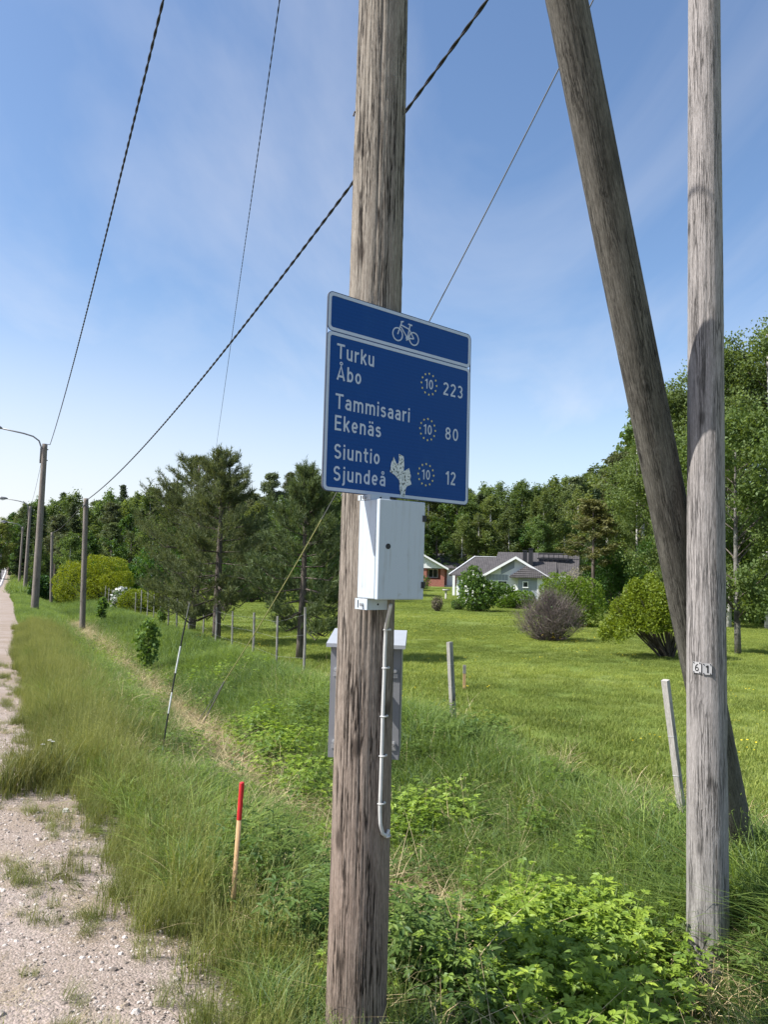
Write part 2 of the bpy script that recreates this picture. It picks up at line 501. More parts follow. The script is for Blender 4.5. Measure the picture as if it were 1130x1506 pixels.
def _asphalt():
    t = NT('asphalt'); o = t.obj()
    a = t.noise(o, 180, 3, .7); b = t.noise(t.map(o, (1, .12, 1)), 1.2, 4)
    c = t.mix(t.rng(a, .3, .7), (.10, .095, .10), (.20, .19, .195))
    c = t.mix(t.rng(b, .4, .7, 0, .4), c, (.21, .20, .205))
    return t.bsdf(c, .85, a, .4, .004, 0, .3)
grid_uv('road', np.linspace(-7.7, -1.28, 12), vs_g, .014, _asphalt(), lambda U, V: U + curve_left(V))
m_paint = plain('road_paint', (.78, .78, .76), .6)
grid_uv('road_edge_line', np.linspace(-1.62, -1.50, 2), vs_g, .020, m_paint, lambda U, V: U + curve_left(V))
grid_uv('road_edge_line', np.linspace(-7.42, -7.30, 2), vs_g, .020, m_paint, lambda U, V: U + curve_left(V))

# ------------------------------------------------------------------ houses
m_white = plain('white_boards', (.78, .79, .80), .6, var=.04)
m_grey = plain('grey_boards', (.30, .33, .38), .65, var=.06)
m_glass = NT('window_glass'); m_glass.bsdf((.03, .035, .04), .05, None, 0, 0, 0, .6); m_glass = m_glass.m
m_dark = plain('dark_metal', (.025, .026, .03), .5)
m_concrete = plain('pale_concrete', (.42, .40, .38), .9)
def _roof():
    t = NT('roof_tiles'); o = t.obj()
    w = t.n('TexWave'); w.inputs['Scale'].default_value = 1.7; w.bands_direction = 'X'; t.l(o, w.inputs['Vector'])
    n = t.noise(o, 2.5, 5, .6)
    c = t.mix(t.rng(n, .3, .7), (.050, .047, .049), (.088, .082, .084))
    return t.bsdf(c, .75, w.outputs['Fac'], .5, .04, 0, .3)
m_roof = _roof()
def _brick():
    t = NT('red_brickwork'); o = t.obj()
    b = t.n('TexBrick'); t.l(t.map(o, (1, 1, 1), rot=(R(90), 0, 0)), b.inputs['Vector'])
    b.inputs['Scale'].default_value = 4.2
    b.inputs['Color1'].default_value = (.30, .085, .06, 1); b.inputs['Color2'].default_value = (.38, .12, .085, 1); b.inputs['Mortar'].default_value = (.35, .27, .24, 1)
    return t.bsdf(b.outputs['Color'], .9)
m_brick = _brick()

def roof_slab(mb, a, b, c, d, th=.14):
    """a roof plane through four points, given thickness downwards"""
    P = np.array([a, b, c, d], float); Q = P - np.array([0, 0, th])
    return mb.add(np.concatenate([P, Q]), [(0, 1, 2, 3), (7, 6, 5, 4), (0, 4, 5, 1), (1, 5, 6, 2), (2, 6, 7, 3), (3, 7, 4, 0)])

def window(parent, x0, x1, z0, z1, y, bars=1):
    f = MB(); w = .09
    f.box((x0, y - .06, z0), (x0 + w, y, z1)); f.box((x1 - w, y - .06, z0), (x1, y, z1))
    f.box((x0 + w, y - .06, z1 - w), (x1 - w, y, z1)); f.box((x0 + w, y - .06, z0), (x1 - w, y, z0 + w))
    for k in range(bars):
        xm = x0 + (x1 - x0) * (k + 1) / (bars + 1); f.box((xm - .04, y - .055, z0 + w), (xm + .04, y - .002, z1 - w))
    fr = f.build('window', m_white, parent)
    MB().box((x0 + .02, y - .03, z0 + .02), (x1 - .02, y - .01, z1 - .02)).build('pane', m_glass, fr)
    return fr

def white_house():
    p = hit(759, 880); p = on_ground(759, 76)
    h = thing('white_house', 'white and grey bungalow with dark tiled roof and front gable beyond the lawn', 'house', (p[0], p[1], p[2] - .1), R(-12))
    EV, AP, HW = 2.55, 4.35, 3.05
    def board(x0, x1, z0, z1, y, m, nm='board', st=.30):
        k = max(1, int(round((x1 - x0) / st)))
        for i in range(k):
            a = x0 + (x1 - x0) * i / k; b = x0 + (x1 - x0) * (i + 1) / k
            MB().box((a + .012, y - .03, z0), (b - .012, y, z1)).build(nm, m, h)
    # main body behind, wing in front
    MB().box((-6.2, 3.2, 0), (4.9, 9.5, EV)).build('wall', m_white, h)
    wing = MB(); wing.prism([(-HW, 0), (HW, 0), (HW, EV), (0, AP - .12), (-HW, EV)], .12, 3.19)
    wing.build('gable_wall', m_white, h)
    # grey panel in the gable, grey cladding left of the door bay
    g = MB(); g.prism([(-1.45, 2.55), (-.15, 3.25), (-.15, 4.02), (-1.45, 3.37)], .085, .119); g.build('gable_panel', m_grey, h)
    board(-2.95, -.75, 2.0, 2.55, .119, m_grey)
    # window band
    window(h, -2.85, -1.9, .85, 1.98, .118, 0); window(h, -1.8, -.8, .85, 1.98, .118, 0)
    # hipped bay with boarded walls
    bay = MB(); bay.box((.3, -1.5, 0), (2.75, .11, 2.32)); bay.build('bay_wall', m_grey, h)
    board(.32, 2.74, .15, 2.3, -1.503, m_grey)
    MB().box((2.1, -1.585, 0), (2.76, -1.54, 2.31)).build('corner_panel', m_white, h)
    window(h, .72, 1.28, 1.35, 1.98, -1.60, 0)
    rb = MB(); e = 2.42; ax = (1.5, .1, 3.55)
    A, B, Cc, D = (-.55, -2.0, e), (3.15, -2.0, e), (3.15, .14, e), (-.55, .14, e)
    A2, B2, C2, D2 = [(q[0], q[1], e - .12) for q in (A, B, Cc, D)]
    apx = [(1.0, -.55, 3.45), (1.35, .14, 3.5)]
    rb.add([A, B, Cc, D, apx[0], apx[1], A2, B2, C2, D2], [(0, 1, 4), (1, 2, 5, 4), (3, 0, 4, 5), (0, 6, 7, 1), (1, 7, 8, 2), (2, 8, 9, 3), (3, 9, 6, 0), (9, 8, 7, 6)])
    rbo = rb.build('bay_roof', m_roof, h)
    for k in range(5):      # tile courses stand proud
        f = (k + .5) / 5.4
        L, Rr = np.array(A) * (1 - f) + np.array(apx[0]) * f, np.array(B) * (1 - f) + np.array(apx[0]) * f
        MB().tube([L + [0, -.02, .02], Rr + [0, -.02, .02]], .035, 5).build('tile_course', m_roof, rbo)
    # gable roof with white barge boards
    sl = (AP - EV) / HW; ov = .5
    rf = MB(); zl = EV - sl * ov
    roof_slab(rf, (-HW - ov, -.5, zl), (0, -.5, AP), (0, 6.5, AP), (-HW - ov, 6.5, zl))
    roof_slab(rf, (0, -.5, AP), (HW + ov, -.5, zl), (HW + ov, 6.5, zl), (0, 6.5, AP))
    rfo = rf.build('gable_roof', m_roof, h)
    bb = MB()
    bb.prism([(-HW - ov, zl - .22), (-HW - ov, zl + .03), (0, AP + .03), (0, AP - .22)], -.56, -.503)
    bb.build('barge_board', m_white, rfo)
    bb = MB(); bb.prism([(HW + ov, zl - .22), (.002, AP - .22), (.002, AP + .03), (HW + ov, zl + .03)], -.56, -.503)
    bb.build('barge_board', m_white, rfo)
    # main roof: ridge left to right, higher part to the right
    mr = MB()
    roof_slab(mr, (-6.9, 2.7, 2.4), (4.0, 2.7, 2.4), (4.0, 6.4, 4.35), (-4.6, 6.4, 4.35))
    roof_slab(mr, (-4.6, 6.4, 4.35), (4.0, 6.4, 4.35), (4.0, 10.1, 2.4), (-6.9, 10.1, 2.4))
    mr.build('main_roof', m_roof, h)
    ur = MB()
    roof_slab(ur, (-2.6, 3.4, 2.9), (6.2, 3.4, 2.3), (6.4, 7.6, 4.95), (-2.2, 7.6, 4.95))
    roof_slab(ur, (-2.2, 7.6, 4.95), (6.4, 7.6, 4.95), (6.2, 11.5, 2.3), (-2.6, 11.5, 2.9))
    ur.build('upper_roof', m_roof, h)
    v = MB(); v.tube([(-6.93, 2.66, 2.42), (-4.62, 6.4, 4.39)], .07, 6); v.build('roof_verge', m_white, h)
    v = MB(); v.box((-4.62, 6.3, 4.36), (-2.3, 6.5, 4.42)); v.build('ridge_cap', m_white, h)
    # left porch corner post and grey wall
    MB().box((-6.55, 2.62, 0), (-6.3, 2.85, 2.3)).build('porch_post', m_white, h)
    MB().box((-5.9, 3.12, 0), (-5.0, 3.19, 2.25)).build('grey_wall_panel', m_grey, h)
    for (x, zt) in ((.75, 5.05), (1.35, 5.25)):
        c = MB(); c.box((x - .22, 4.6, 3.2), (x + .22, 5.1, zt)); c.box((x - .27, 4.55, zt), (x + .27, 5.15, zt + .08)); c.build('chimney', m_dark, h)
    rk = MB()
    for z0, x0, x1, yy in ((4.75, 2.1, 5.9, 6.3), (4.25, 2.0, 5.0, 5.6)):
        rk.box((x0, yy, z0), (x1, yy + .1, z0 + .14))
    for k in range(7): rk.box((2.15 + k * .5, 5.6, 4.15), (2.22 + k * .5, 6.4, 4.85))
    rk.build('roof_walkway', m_dark, h)
    MB().box((-6.6, 1.5, -.5), (5.2, 3.1, .06)).build('plinth', m_concrete, h)
white_house()

def red_house():
    p = on_ground(640, 100)
    h = thing('red_brick_house', 'red brick bungalow with white porch gable and dark roof left of the white house', 'house', (p[0], p[1], p[2] + .15), R(-7))
    MB().box((-7, 2.2, -.3), (6.2, 9, 2.5)).build('wall', m_brick, h)
    MB().box((-5.3, .0, -.3), (1.0, 2.19, .75)).build('porch_parapet', m_brick, h)
    for x in (-1.55, .75): MB().box((x, -.12, -.3), (x + .5, .38, 2.2)).build('brick_pillar', m_brick, h)
    g = MB(); g.prism([(-5.8, 2.2), (1.35, 2.2), (1.35, 2.3), (-2.2, 4.2), (-5.8, 2.3)], -.25, 2.1); g.build('porch_gable', m_white, h)
    rf = MB()
    roof_slab(rf, (-6.2, -.7, 2.2), (-2.2, -.7, 4.35), (-2.2, 5.6, 4.35), (-6.2, 5.6, 2.2))
    roof_slab(rf, (-2.2, -.7, 4.35), (1.8, -.7, 2.2), (1.8, 5.6, 2.2), (-2.2, 5.6, 4.35))
    r1 = rf.build('porch_roof', m_roof, h)
    bb = MB(); bb.prism([(1.8, 1.98), (-2.2, 4.13), (-2.2, 4.38), (1.8, 2.23)], -.78, -.703); bb.build('barge_board', m_white, r1)
    mr = MB()
    roof_slab(mr, (-7.5, 1.6, 2.3), (7.2, 1.6, 2.3), (6.6, 5.6, 4.2), (-7.5, 5.6, 4.2))
    roof_slab(mr, (-7.5, 5.6, 4.2), (6.6, 5.6, 4.2), (7.2, 9.6, 2.3), (-7.5, 9.6, 2.3))
    mr.build('main_roof', m_roof, h)
    window(h, -1.0, .3, .95, 2.1, 2.19, 1)
    d = MB(); d.box((1.5, 2.12, 0), (2.5, 2.19, 2.1)); dd = d.build('door', m_white, h)
    MB().box((2.33, 2.07, .95), (2.4, 2.118, 1.1)).build('handle', m_dark, dd)
    MB().box((1.2, .4, -.35), (5.2, 2.1, .0)).build('step', m_concrete, h)
    c = MB(); c.box((-.1, 3.6, 3.0), (.12, 3.9, 4.75)); c.build('vent_pipe', m_dark, h)
    c = MB(); c.box((-3.0, 5.2, 3.6), (-2.4, 5.8, 5.0)); c.build('chimney', m_dark, h)
red_house()

def pedestal():
    p = hit(656, 881)
    t = thing('stone_pedestal', 'small pale bird bath pedestal on the lawn in front of the red brick house', 'bird bath', p)
    MB().tube([(0, 0, -.05), (0, 0, .1), (0, 0, .75)], [.16, .09, .08], 10).build('column', m_concrete, t, True)
    MB().tube([(0, 0, .74), (0, 0, .8), (0, 0, .92), (0, 0, .90)], [.09, .3, .36, .28], 14).build('basin', m_concrete, t, True)
pedestal()

# ------------------------------------------------------------------ trees and bushes
m_bark = wood('grey_bark', (.12, .095, .075), (.15, .115, .09), (.05, .04, .032), 0, 5)
m_pinebark = wood('pine_bark', (.13, .10, .085), (.30, .155, .085), (.06, .042, .035), 3, 9)
def _birchbark():
    t = NT('birch_bark'); o = t.obj()
    n = t.noise(t.map(o, (1, 1, 4)), 3.2, 5, .7)
    c = t.ramp(n, [(.38, (.05, .045, .04)), (.47, (.50, .48, .45)), (.7, (.66, .64, .60))])
    return t.bsdf(c, .8, n, .3, .01)
m_birchbark = _birchbark()
def _speck():
    t = NT('speckled_bark'); o = t.obj()
    n = t.noise(t.map(o, (1, 1, 2)), 5, 5, .7)
    c = t.ramp(n, [(.42, (.05, .045, .04)), (.55, (.20, .19, .17)), (.66, (.46, .44, .42))])
    return t.bsdf(c, .85, n, .4, .01)
m_speckled = _speck()
m_spruce = leaf('spruce_needles', (.034, .056, .024), (.080, .115, .044), .22, .01)
m_pine = leaf('pine_needles', (.050, .076, .036), (.165, .198, .092), .30, .012)
m_birch = leaf('birch_leaves', (.072, .115, .030), (.170, .225, .070), .44, .015)
m_broad = leaf('broad_leaves', (.042, .090, .018), (.115, .190, .040), .40, .02)
m_golden = leaf('golden_shrub_leaves', (.10, .145, .012), (.27, .31, .025), .38, .02)
m_twig = leaf('bare_twigs', (.120, .092, .084), (.225, .185, .165), .1, .02, (1, 1, 1))
m_petal = leaf('white_blossom', (.62, .62, .58), (.80, .80, .76), .2, .02, (1, 1, 1))

def unit(a): return a / (np.linalg.norm(a, axis=-1, keepdims=True) + 1e-9)

def leaves(C, nper, spread, L, W, rng, updir=.3, flat=1.0, out=None):
    """leaf-shaped quads scattered round clump centres C: (verts, tint)"""
    C = np.asarray(C); n = len(C) * nper
    cen = np.repeat(C, nper, 0) + rng.normal(size=(n, 3)) * np.array([1, 1, flat]) * np.repeat(np.broadcast_to(spread, (len(C),)), nper)[:, None]
    d = unit(rng.normal(size=(n, 3)) + np.array([0, 0, updir]) + (0 if out is None else np.repeat(out, nper, 0)))
    s = unit(np.cross(d, rng.normal(size=(n, 3))))
    sc = rng.uniform(.7, 1.3, (n, 1))
    d = d * L * sc; s = s * W * sc
    V = np.stack([cen - d * .5, cen + s * .5 - d * .05, cen + d * .5, cen - s * .5 - d * .05], 1).reshape(-1, 3)
    ct = np.repeat(rng.uniform(0, 1, len(C)), nper)
    tint = np.clip(.55 * ct + .45 * rng.uniform(0, 1, n), 0, 1)
    return V, np.repeat(tint, 4)

def spruce_proto(seed, H=1., dens=1., narrow=1.):
    rng = np.random.default_rng(seed); mb = MB()
    mb.tube([(0, 0, -.03), (0, 0, .5), (0, 0, 1.)], [.014, .009, .001], 6)
    C = []
    z = .10
    while z < .985:
        Rr = (.17 * (1 - z) ** .8 + .008) * narrow
        for k in range(rng.integers(5, 8)):
            a = rng.uniform(0, 6.283); r = Rr * rng.uniform(.65, 1.15)
            n = max(2, int(9 * r / .17 * dens))
            tt = np.linspace(.25, 1, n)
            C.append(np.stack([np.cos(a) * r * tt, np.sin(a) * r * tt, z - .22 * r * tt + .10 * r * tt ** 2 + rng.normal(size=n) * .003], 1))
            if r > .06: mb.tube([(0, 0, z), (np.cos(a) * r * .8, np.sin(a) * r * .8, z - .1 * r)], [.0025, .001], 3, False)
        z += rng.uniform(.016, .028)
    C = np.concatenate(C)
    V, t = leaves(C, 9, .012, .032, .011, rng, -.3, .6)
    return mb.mesh('trunk', m_bark, True), fast_mesh('crown', V, 4, m_spruce, t)

def pine_proto(seed, base=.45, wide=.17):
    rng = np.random.default_rng(seed); mb = MB()
    bend = rng.normal(size=2) * .012
    tz = np.linspace(0, 1, 8)
    mb.tube([(bend[0] * math.sin(3 * q), bend[1] * math.sin(3 * q), q - (.03 if q == 0 else 0)) for q in tz], .014 * (1 - tz) + .0015, 7)
    C = []
    for k in range(44):
        z = base + (1 - base) * rng.uniform(0, 1) ** .85
        f = (z - base) / (1 - base)
        r = wide * (1 - f) ** .55 * (.35 + min(1, f * 5) * .65) * rng.uniform(.6, 1.15)
        a = rng.uniform(0, 6.283)
        tip = np.array([math.cos(a) * r, math.sin(a) * r, min(.985, z + .35 * r)])
        mb.tube([(0, 0, z - .02), tip * np.array([.6, .6, 1]) - np.array([0, 0, .1 * r]), tip], [.004, .0025, .001], 3, False)
        n = rng.integers(7, 12)
        q = rng.uniform(.45, 1.02, (n, 1))
        C.append(np.array([0, 0, z - .02]) * (1 - q) + tip * q + rng.normal(size=(n, 3)) * np.array([.018, .018, .010]))
    C.append(np.array([0, 0, 1.]) - np.abs(rng.normal(size=(16, 3))) * np.array([.02, .02, .04]) * np.array([rng.choice([-1, 1]), 1, 1]))
    C = np.concatenate(C)
    V, t = leaves(C, 18, .012, .026, .008, rng, .5, .7)
    return mb.mesh('trunk', m_pinebark, True), fast_mesh('crown', V, 4, m_pine, t)

def birch_proto(seed, nclump=520, nper=11, L=.022, base=.16, wide=.19, mleaf=None, mbark=None, thin=.013, bare=1.0, spread=.014):
    rng = np.random.default_rng(seed); mb = MB(); lb = MB()
    bend = rng.normal(size=2) * .018
    tz = np.linspace(0, .96, 9)
    axis = lambda q: np.array([bend[0] * math.sin(2.5 * q), bend[1] * math.sin(2.2 * q + .3) - bend[1] * math.sin(.3), q])
    mb.tube([axis(q) - np.array([0, 0, .03 if q == 0 else 0]) for q in tz], thin * (1 - tz) + .0015, 8)
    C = []; nb = 46
    for k in range(nb):
        z = base + (.95 - base) * (k + rng.uniform()) / nb
        f = (z - base) / (1 - base)
        r = wide * (math.sin(math.pi * min(1, f * .9 + .12)) ** .75) * rng.uniform(.55, 1.2)
        a = rng.uniform(0, 6.283); rise = rng.uniform(.5, 1.1)
        o = axis(max(0, z - .05)); tip = axis(z) + np.array([math.cos(a) * r, math.sin(a) * r, rise * r * .6])
        tip[2] = min(tip[2], 1.0)
        mid = (o + tip) / 2 + np.array([0, 0, .10 * r])
        lb.tube([o, mid, tip], [.30 * thin * (1 - f) + .001, .0016, .0006], 4, False)
        n = max(3, int(nclump / nb * rng.uniform(.6, 1.4)))
        q = rng.uniform(.3, 1.05, (n, 1)) ** .7
        B = (1 - q) ** 2 * o + 2 * q * (1 - q) * mid + q ** 2 * tip
        C.append(B + rng.normal(size=(n, 3)) * np.array([.018, .018, .016]) - np.abs(rng.normal(size=(n, 1))) * np.array([0, 0, .018]))
    C.append(axis(.97) + rng.normal(size=(10, 3)) * np.array([.01, .01, .02]))
    C = np.concatenate(C)
    V, t = leaves(C, nper, spread, L, L * .6, rng, -.2, .9)
    return mb.mesh('trunk', mbark or m_birchbark, True), fast_mesh('crown', V, 4, mleaf or m_birch, t), lb.mesh('limbs', m_bark, True)

def plant_tree(name, proto, p, H, label, cat, group=None, color=(1, 1, 1), wide=1., rz=None):
    o = thing(name, label, cat, p, random.uniform(0, 6.28) if rz is None else rz, group)
    t = link('trunk', proto[0], o); c = link('crown', proto[1], o)
    t.scale = (H * wide, H * wide, H); c.scale = (H * wide, H * wide, H)
    if len(proto) > 2: link('limbs', proto[2], o).scale = (H * wide, H * wide, H)
    c.color = (*color, 1)
    return o

SPR = [spruce_proto(10 + k, narrow=(.95, .8, 1.1)[k]) for k in range(3)]
PIN = [pine_proto(20 + k, (.45, .38, .52)[k], (.17, .19, .15)[k]) for k in range(3)]
BIR = [birch_proto(30 + k, 900, 11, .019) for k in range(3)]
BROAD = [birch_proto(40 + k, 820, 11, .026, .10, .26, m_broad, m_bark, .016) for k in range(2)]
NEARB = [birch_proto(50 + k, 2900, 14, .0105, .07, .24, m_birch, m_birchbark, .008, spread=.012) for k in range(2)]

TOPX = [-120, 0, 12, 30, 60, 95, 120, 150, 190, 215, 240, 270, 330, 370, 400, 430, 460, 500, 560, 640, 690, 720, 740, 780, 815, 840, 865, 890, 905, 925, 960, 1000, 1060, 1090, 1130, 1260]
TOPY = [770, 765, 745, 737, 735, 717, 735, 722, 712, 706, 712, 715, 720, 716, 697, 690, 700, 705, 705, 702, 703, 712, 700, 706, 690, 703, 684, 688, 660, 640, 600, 545, 492, 500, 466, 430]
def top_of(px): return float(np.interp(px, TOPX, TOPY))

def tree_at(px, dist, ytop, kind, color, label, group, k, wide=1.):
    p = on_ground(px, dist)
    zt = at(px, ytop, dist)[2]
    H = max(3.0, zt - p[2])
    proto = {'spruce': SPR, 'pine': PIN, 'birch': BIR, 'broad': BROAD, 'near': NEARB}[kind]
    nm = {'spruce': 'spruce_tree', 'pine': 'pine_tree', 'birch': 'birch_tree', 'broad': 'leafy_tree', 'near': 'birch_tree'}[kind]
    return plant_tree(nm, proto[k % len(proto)], p, H, label, nm.replace('_', ' '), group, color, wide)

KW = {'spruce': 'dark narrow spruce', 'pine': 'pine with bare lower trunk', 'birch': 'light green birch', 'broad': 'broad leafy tree'}
rt = random.Random(5)
def forest(x0, x1, step, d0, d1, kinds, where, rows=2, drop=0):
    for row in range(rows):
        x = x0 + row * step * .5
        while x < x1:
            k = rt.choice(kinds)
            d = rt.uniform(d0, d1) + row * (d1 - d0) * .9
            px = x + rt.uniform(-.3, .3) * step
            yt = top_of(px) + rt.uniform(-4, 16) + (0 if row else rt.uniform(0, 26)) + drop
            b = rt.uniform(.8, 1.25); g = rt.uniform(.9, 1.1)
            wd = {'spruce': 1., 'pine': 1.1, 'birch': 1.05, 'broad': 1.}[k] * rt.uniform(.9, 1.25)
            tree_at(px, d, yt, k, (b * rt.uniform(.92, 1.15), b, b * g), KW[k] + ' ' + where, {'spruce': 'spruces ', 'pine': 'pines ', 'birch': 'birches ', 'broad': 'leafy trees '}[k] + where, rt.randint(0, 2), wd)
            x += step * rt.uniform(.75, 1.25)
forest(-20, 62, 13, 110, 150, ['birch', 'broad', 'spruce', 'birch'], 'in the far wood beside the road', 2)
forest(60, 300, 21, 74, 100, ['birch', 'pine', 'spruce', 'birch', 'pine', 'spruce'], 'in the wood behind the row of roadside poles', 2)
forest(290, 520, 25, 66, 88, ['birch', 'spruce', 'birch', 'pine', 'broad'], 'in the wood behind the young lawn pines', 2)
forest(520, 700, 24, 112, 128, ['birch', 'pine', 'birch', 'broad'], 'in the wood behind the red brick house', 2)
forest(700, 880, 22, 108, 124, ['birch', 'pine', 'birch', 'pine', 'spruce'], 'in the wood behind the white house', 2)
forest(875, 985, 26, 60, 74, ['birch', 'broad', 'spruce', 'pine'], 'behind the shrubs at the right end of the lawn', 2)
for x0_, x1_, st_, d0_, d1_, ks_, wh_ in ((60, 300, 26, 66, 73, ['birch', 'broad', 'pine'], 'low at the edge of the wood behind the poles'),
                                       (300, 520, 30, 60, 65, ['birch', 'broad', 'pine'], 'low at the edge of the wood behind the young pines'),
                                       (620, 880, 27, 102, 107, ['birch', 'broad', 'birch'], 'low at the edge of the wood behind the houses'),
                                       (30, 880, 34, 128, 150, ['birch', 'spruce', 'birch', 'pine'], 'in the rear rows of the wood across the picture')):
    forest(x0_, x1_, st_, d0_, d1_, ks_, wh_, 1, 36 if 'low' in wh_ else -2)
for (px, d, yt, k, col, w) in ((800, 104, 716, 'birch', (1.1, 1.0, .95), .7), (787, 105, 730, 'birch', (1.1, 1.0, .95), .6)):
    tree_at(px, d, yt, k, col, 'slim birch with white bare stem rising straight behind the white house roof', 'white stemmed birches behind the roof', 1, w)
tree_at(872, 46, 735, 'pine', (1.25, 1.0, .8), 'brownish green pine rising just right of the white house roof', None, 1, 1.5)
# the near birch stand on the right
for i, (px, d, yt, k, w, lab) in enumerate((
        (935, 48, 645, 'near', .95, 'birch with the lowest top of the stand left of the leaning strut'),
        (985, 42, 560, 'near', .95, 'birch showing between the leaning strut and the numbered pole'),
        (1030, 40, 520, 'near', .9, 'birch mostly hidden behind the numbered pole'),
        (1072, 34, 492, 'near', .9, 'birch with narrow pointed top just right of the numbered pole'),
        (1128, 33, 468, 'near', 1., 'tall birch at the right edge of the picture behind the lawn'),
        (1190, 36, 440, 'near', 1., 'birch just beyond the right edge of the picture'))):
    b = 1.05 + .1 * math.sin(i * 2.1)
    tree_at(px, d, yt, k, (b * 1.02, b, b), lab, 'near birches on the right', i, w)
def lawn_birch():
    p = hit(1086, 962)
    o = plant_tree('birch_tree', birch_proto(77, 2400, 13, .0145, .17, .33, m_birch, m_speckled, .012, spread=.016), p, 6.6,
                   'small birch with thin speckled trunk standing on the lawn right of the numbered pole', 'birch tree', 'near birches on the right', (1, 1.02, .95), 1.)
lawn_birch()

# young pines beside the fence
def young_pine(seed, H, nwh, crown_base, wide, stems=1):
    rng = np.random.default_rng(seed); mb = MB(); tw = MB()
    C = []; D = []
    tz = np.linspace(0, 1, 9)
    off = rng.normal(size=2) * .05
    ax = lambda q: np.array([off[0] * math.sin(q * 3), off[1] * math.sin(q * 3), q * H])
    mb.tube([ax(q) - np.array([0, 0, .1 if q == 0 else 0]) for q in tz], H * (.022 * (1 - tz) ** .8 + .0025), 10)
    for w in range(nwh):
        f = w / (nwh - 1)
        z = crown_base + (1 - crown_base) * f ** .92
        reach = wide * H * (1 - f) ** .75 * (.62 + .38 * min(1, f * 4)) + .04 * H
        for b in range(rng.integers(6, 9)):
            a = rng.uniform(0, 6.283); r = reach * rng.uniform(.6, 1.12)
            o = ax(z); dirv = np.array([math.cos(a), math.sin(a), 0])
            droop = -.18 * (1 - f) + .55 * f
            ctl = o + dirv * r * .55 + np.array([0, 0, r * (droop - .06)])
            tip = o + dirv * r + np.array([0, 0, r * (droop + .25)])
            mb.tube([o, ctl, tip], [.018 * (1 - f) + .006, .01 * (1 - f) + .004, .003], 4, False)
            m = int(8 + r * 25)
            q = rng.uniform(.22, 1, (m, 1)) ** .8
            B = (1 - q) ** 2 * o + 2 * q * (1 - q) * ctl + q ** 2 * tip
            sd = np.cross(dirv, [0, 0, 1.])
            B = B + sd * (rng.normal(size=(m, 1)) * .20 * r * (1.15 - q)) + rng.normal(size=(m, 3)) * .03 + np.array([0, 0, 1]) * rng.uniform(-.02, .10, (m, 1)) * r
            C.append(B)
            D.append(unit(dirv * rng.uniform(.2, .9, (m, 1)) + np.array([0, 0, 1.]) * rng.uniform(.3, 1.6, (m, 1)) + rng.normal(size=(m, 3)) * .35))
        if f > .5:
            pass
    for k in range(26):   # upright leaders round the top
        o = ax(rng.uniform(.72, .93)); rr = wide * H * .30 * rng.uniform(0, 1) if k else 0.
        a = rng.uniform(0, 6.283); o = o + np.array([math.cos(a) * rr, math.sin(a) * rr, 0]); Lk = H * rng.uniform(.07, .16) if k else H * .09
        if k == 0: o = ax(.93)
        m = 9; q = np.linspace(0, 1, m)[:, None]
        C.append(o + np.array([0, 0, Lk]) * q + rng.normal(size=(m, 3)) * .012); D.append(np.tile([[0, 0, 1.]], (m, 1)))
        mb.tube([o - [0, 0, .1], o + [0, 0, Lk]], [.010, .004], 4, False)
    C = np.concatenate(C); D = np.concatenate(D)
    # each shoot: a bottle brush of needles pointing forward round its axis
    n = len(C); per = 14; SL = .22
    s = rng.uniform(0, 1, (n, per, 1)); nd = unit(D[:, None, :] * 1.0 + unit(rng.normal(size=(n, per, 3))) * .75)
    root = C[:, None, :] + D[:, None, :] * (s - .3) * SL
    Ln = rng.uniform(.075, .125, (n, per, 1)); side = unit(np.cross(nd, rng.normal(size=(n, per, 3)))) * .015
    V = np.stack([root - side * .5, root + side * .5, root + nd * Ln + side * .12, root + nd * Ln - side * .12], 2).reshape(-1, 3)
    ht = np.repeat(np.clip(rng.uniform(0, 1, n) * .7 + .3 * rng.uniform(0, 1, n), 0, 1), per * 4)
    return mb.mesh('trunk', m_bark, True), fast_mesh('crown', V, 4, m_pine, ht)

for (px, py, yt, seed, base, wd, col, lab) in (
        (281, 927, 684, 3, .16, .55, (1.05, 1.0, .94), 'bushy young pine with thick dark trunk, left of the fence-side pair'),
        (318, 946, 676, 4, .17, .34, (1.05, 1.0, .94), 'young pine with slim reddish trunk, right of the fence-side pair'),
        (441, 970, 702, 5, .19, .36, (.95, 1.0, .92), 'young green pine standing alone just left of the route sign pole')):
    p = hit(px, py)
    H = at(px + 10, yt, p[1])[2] - p[2]
    plant_tree('young_pine', young_pine(seed, H, 15, base, wd), p, 1., lab, 'pine tree', 'young pines beside the fence', col, 1., 1.)
    print('young pine', p, H)

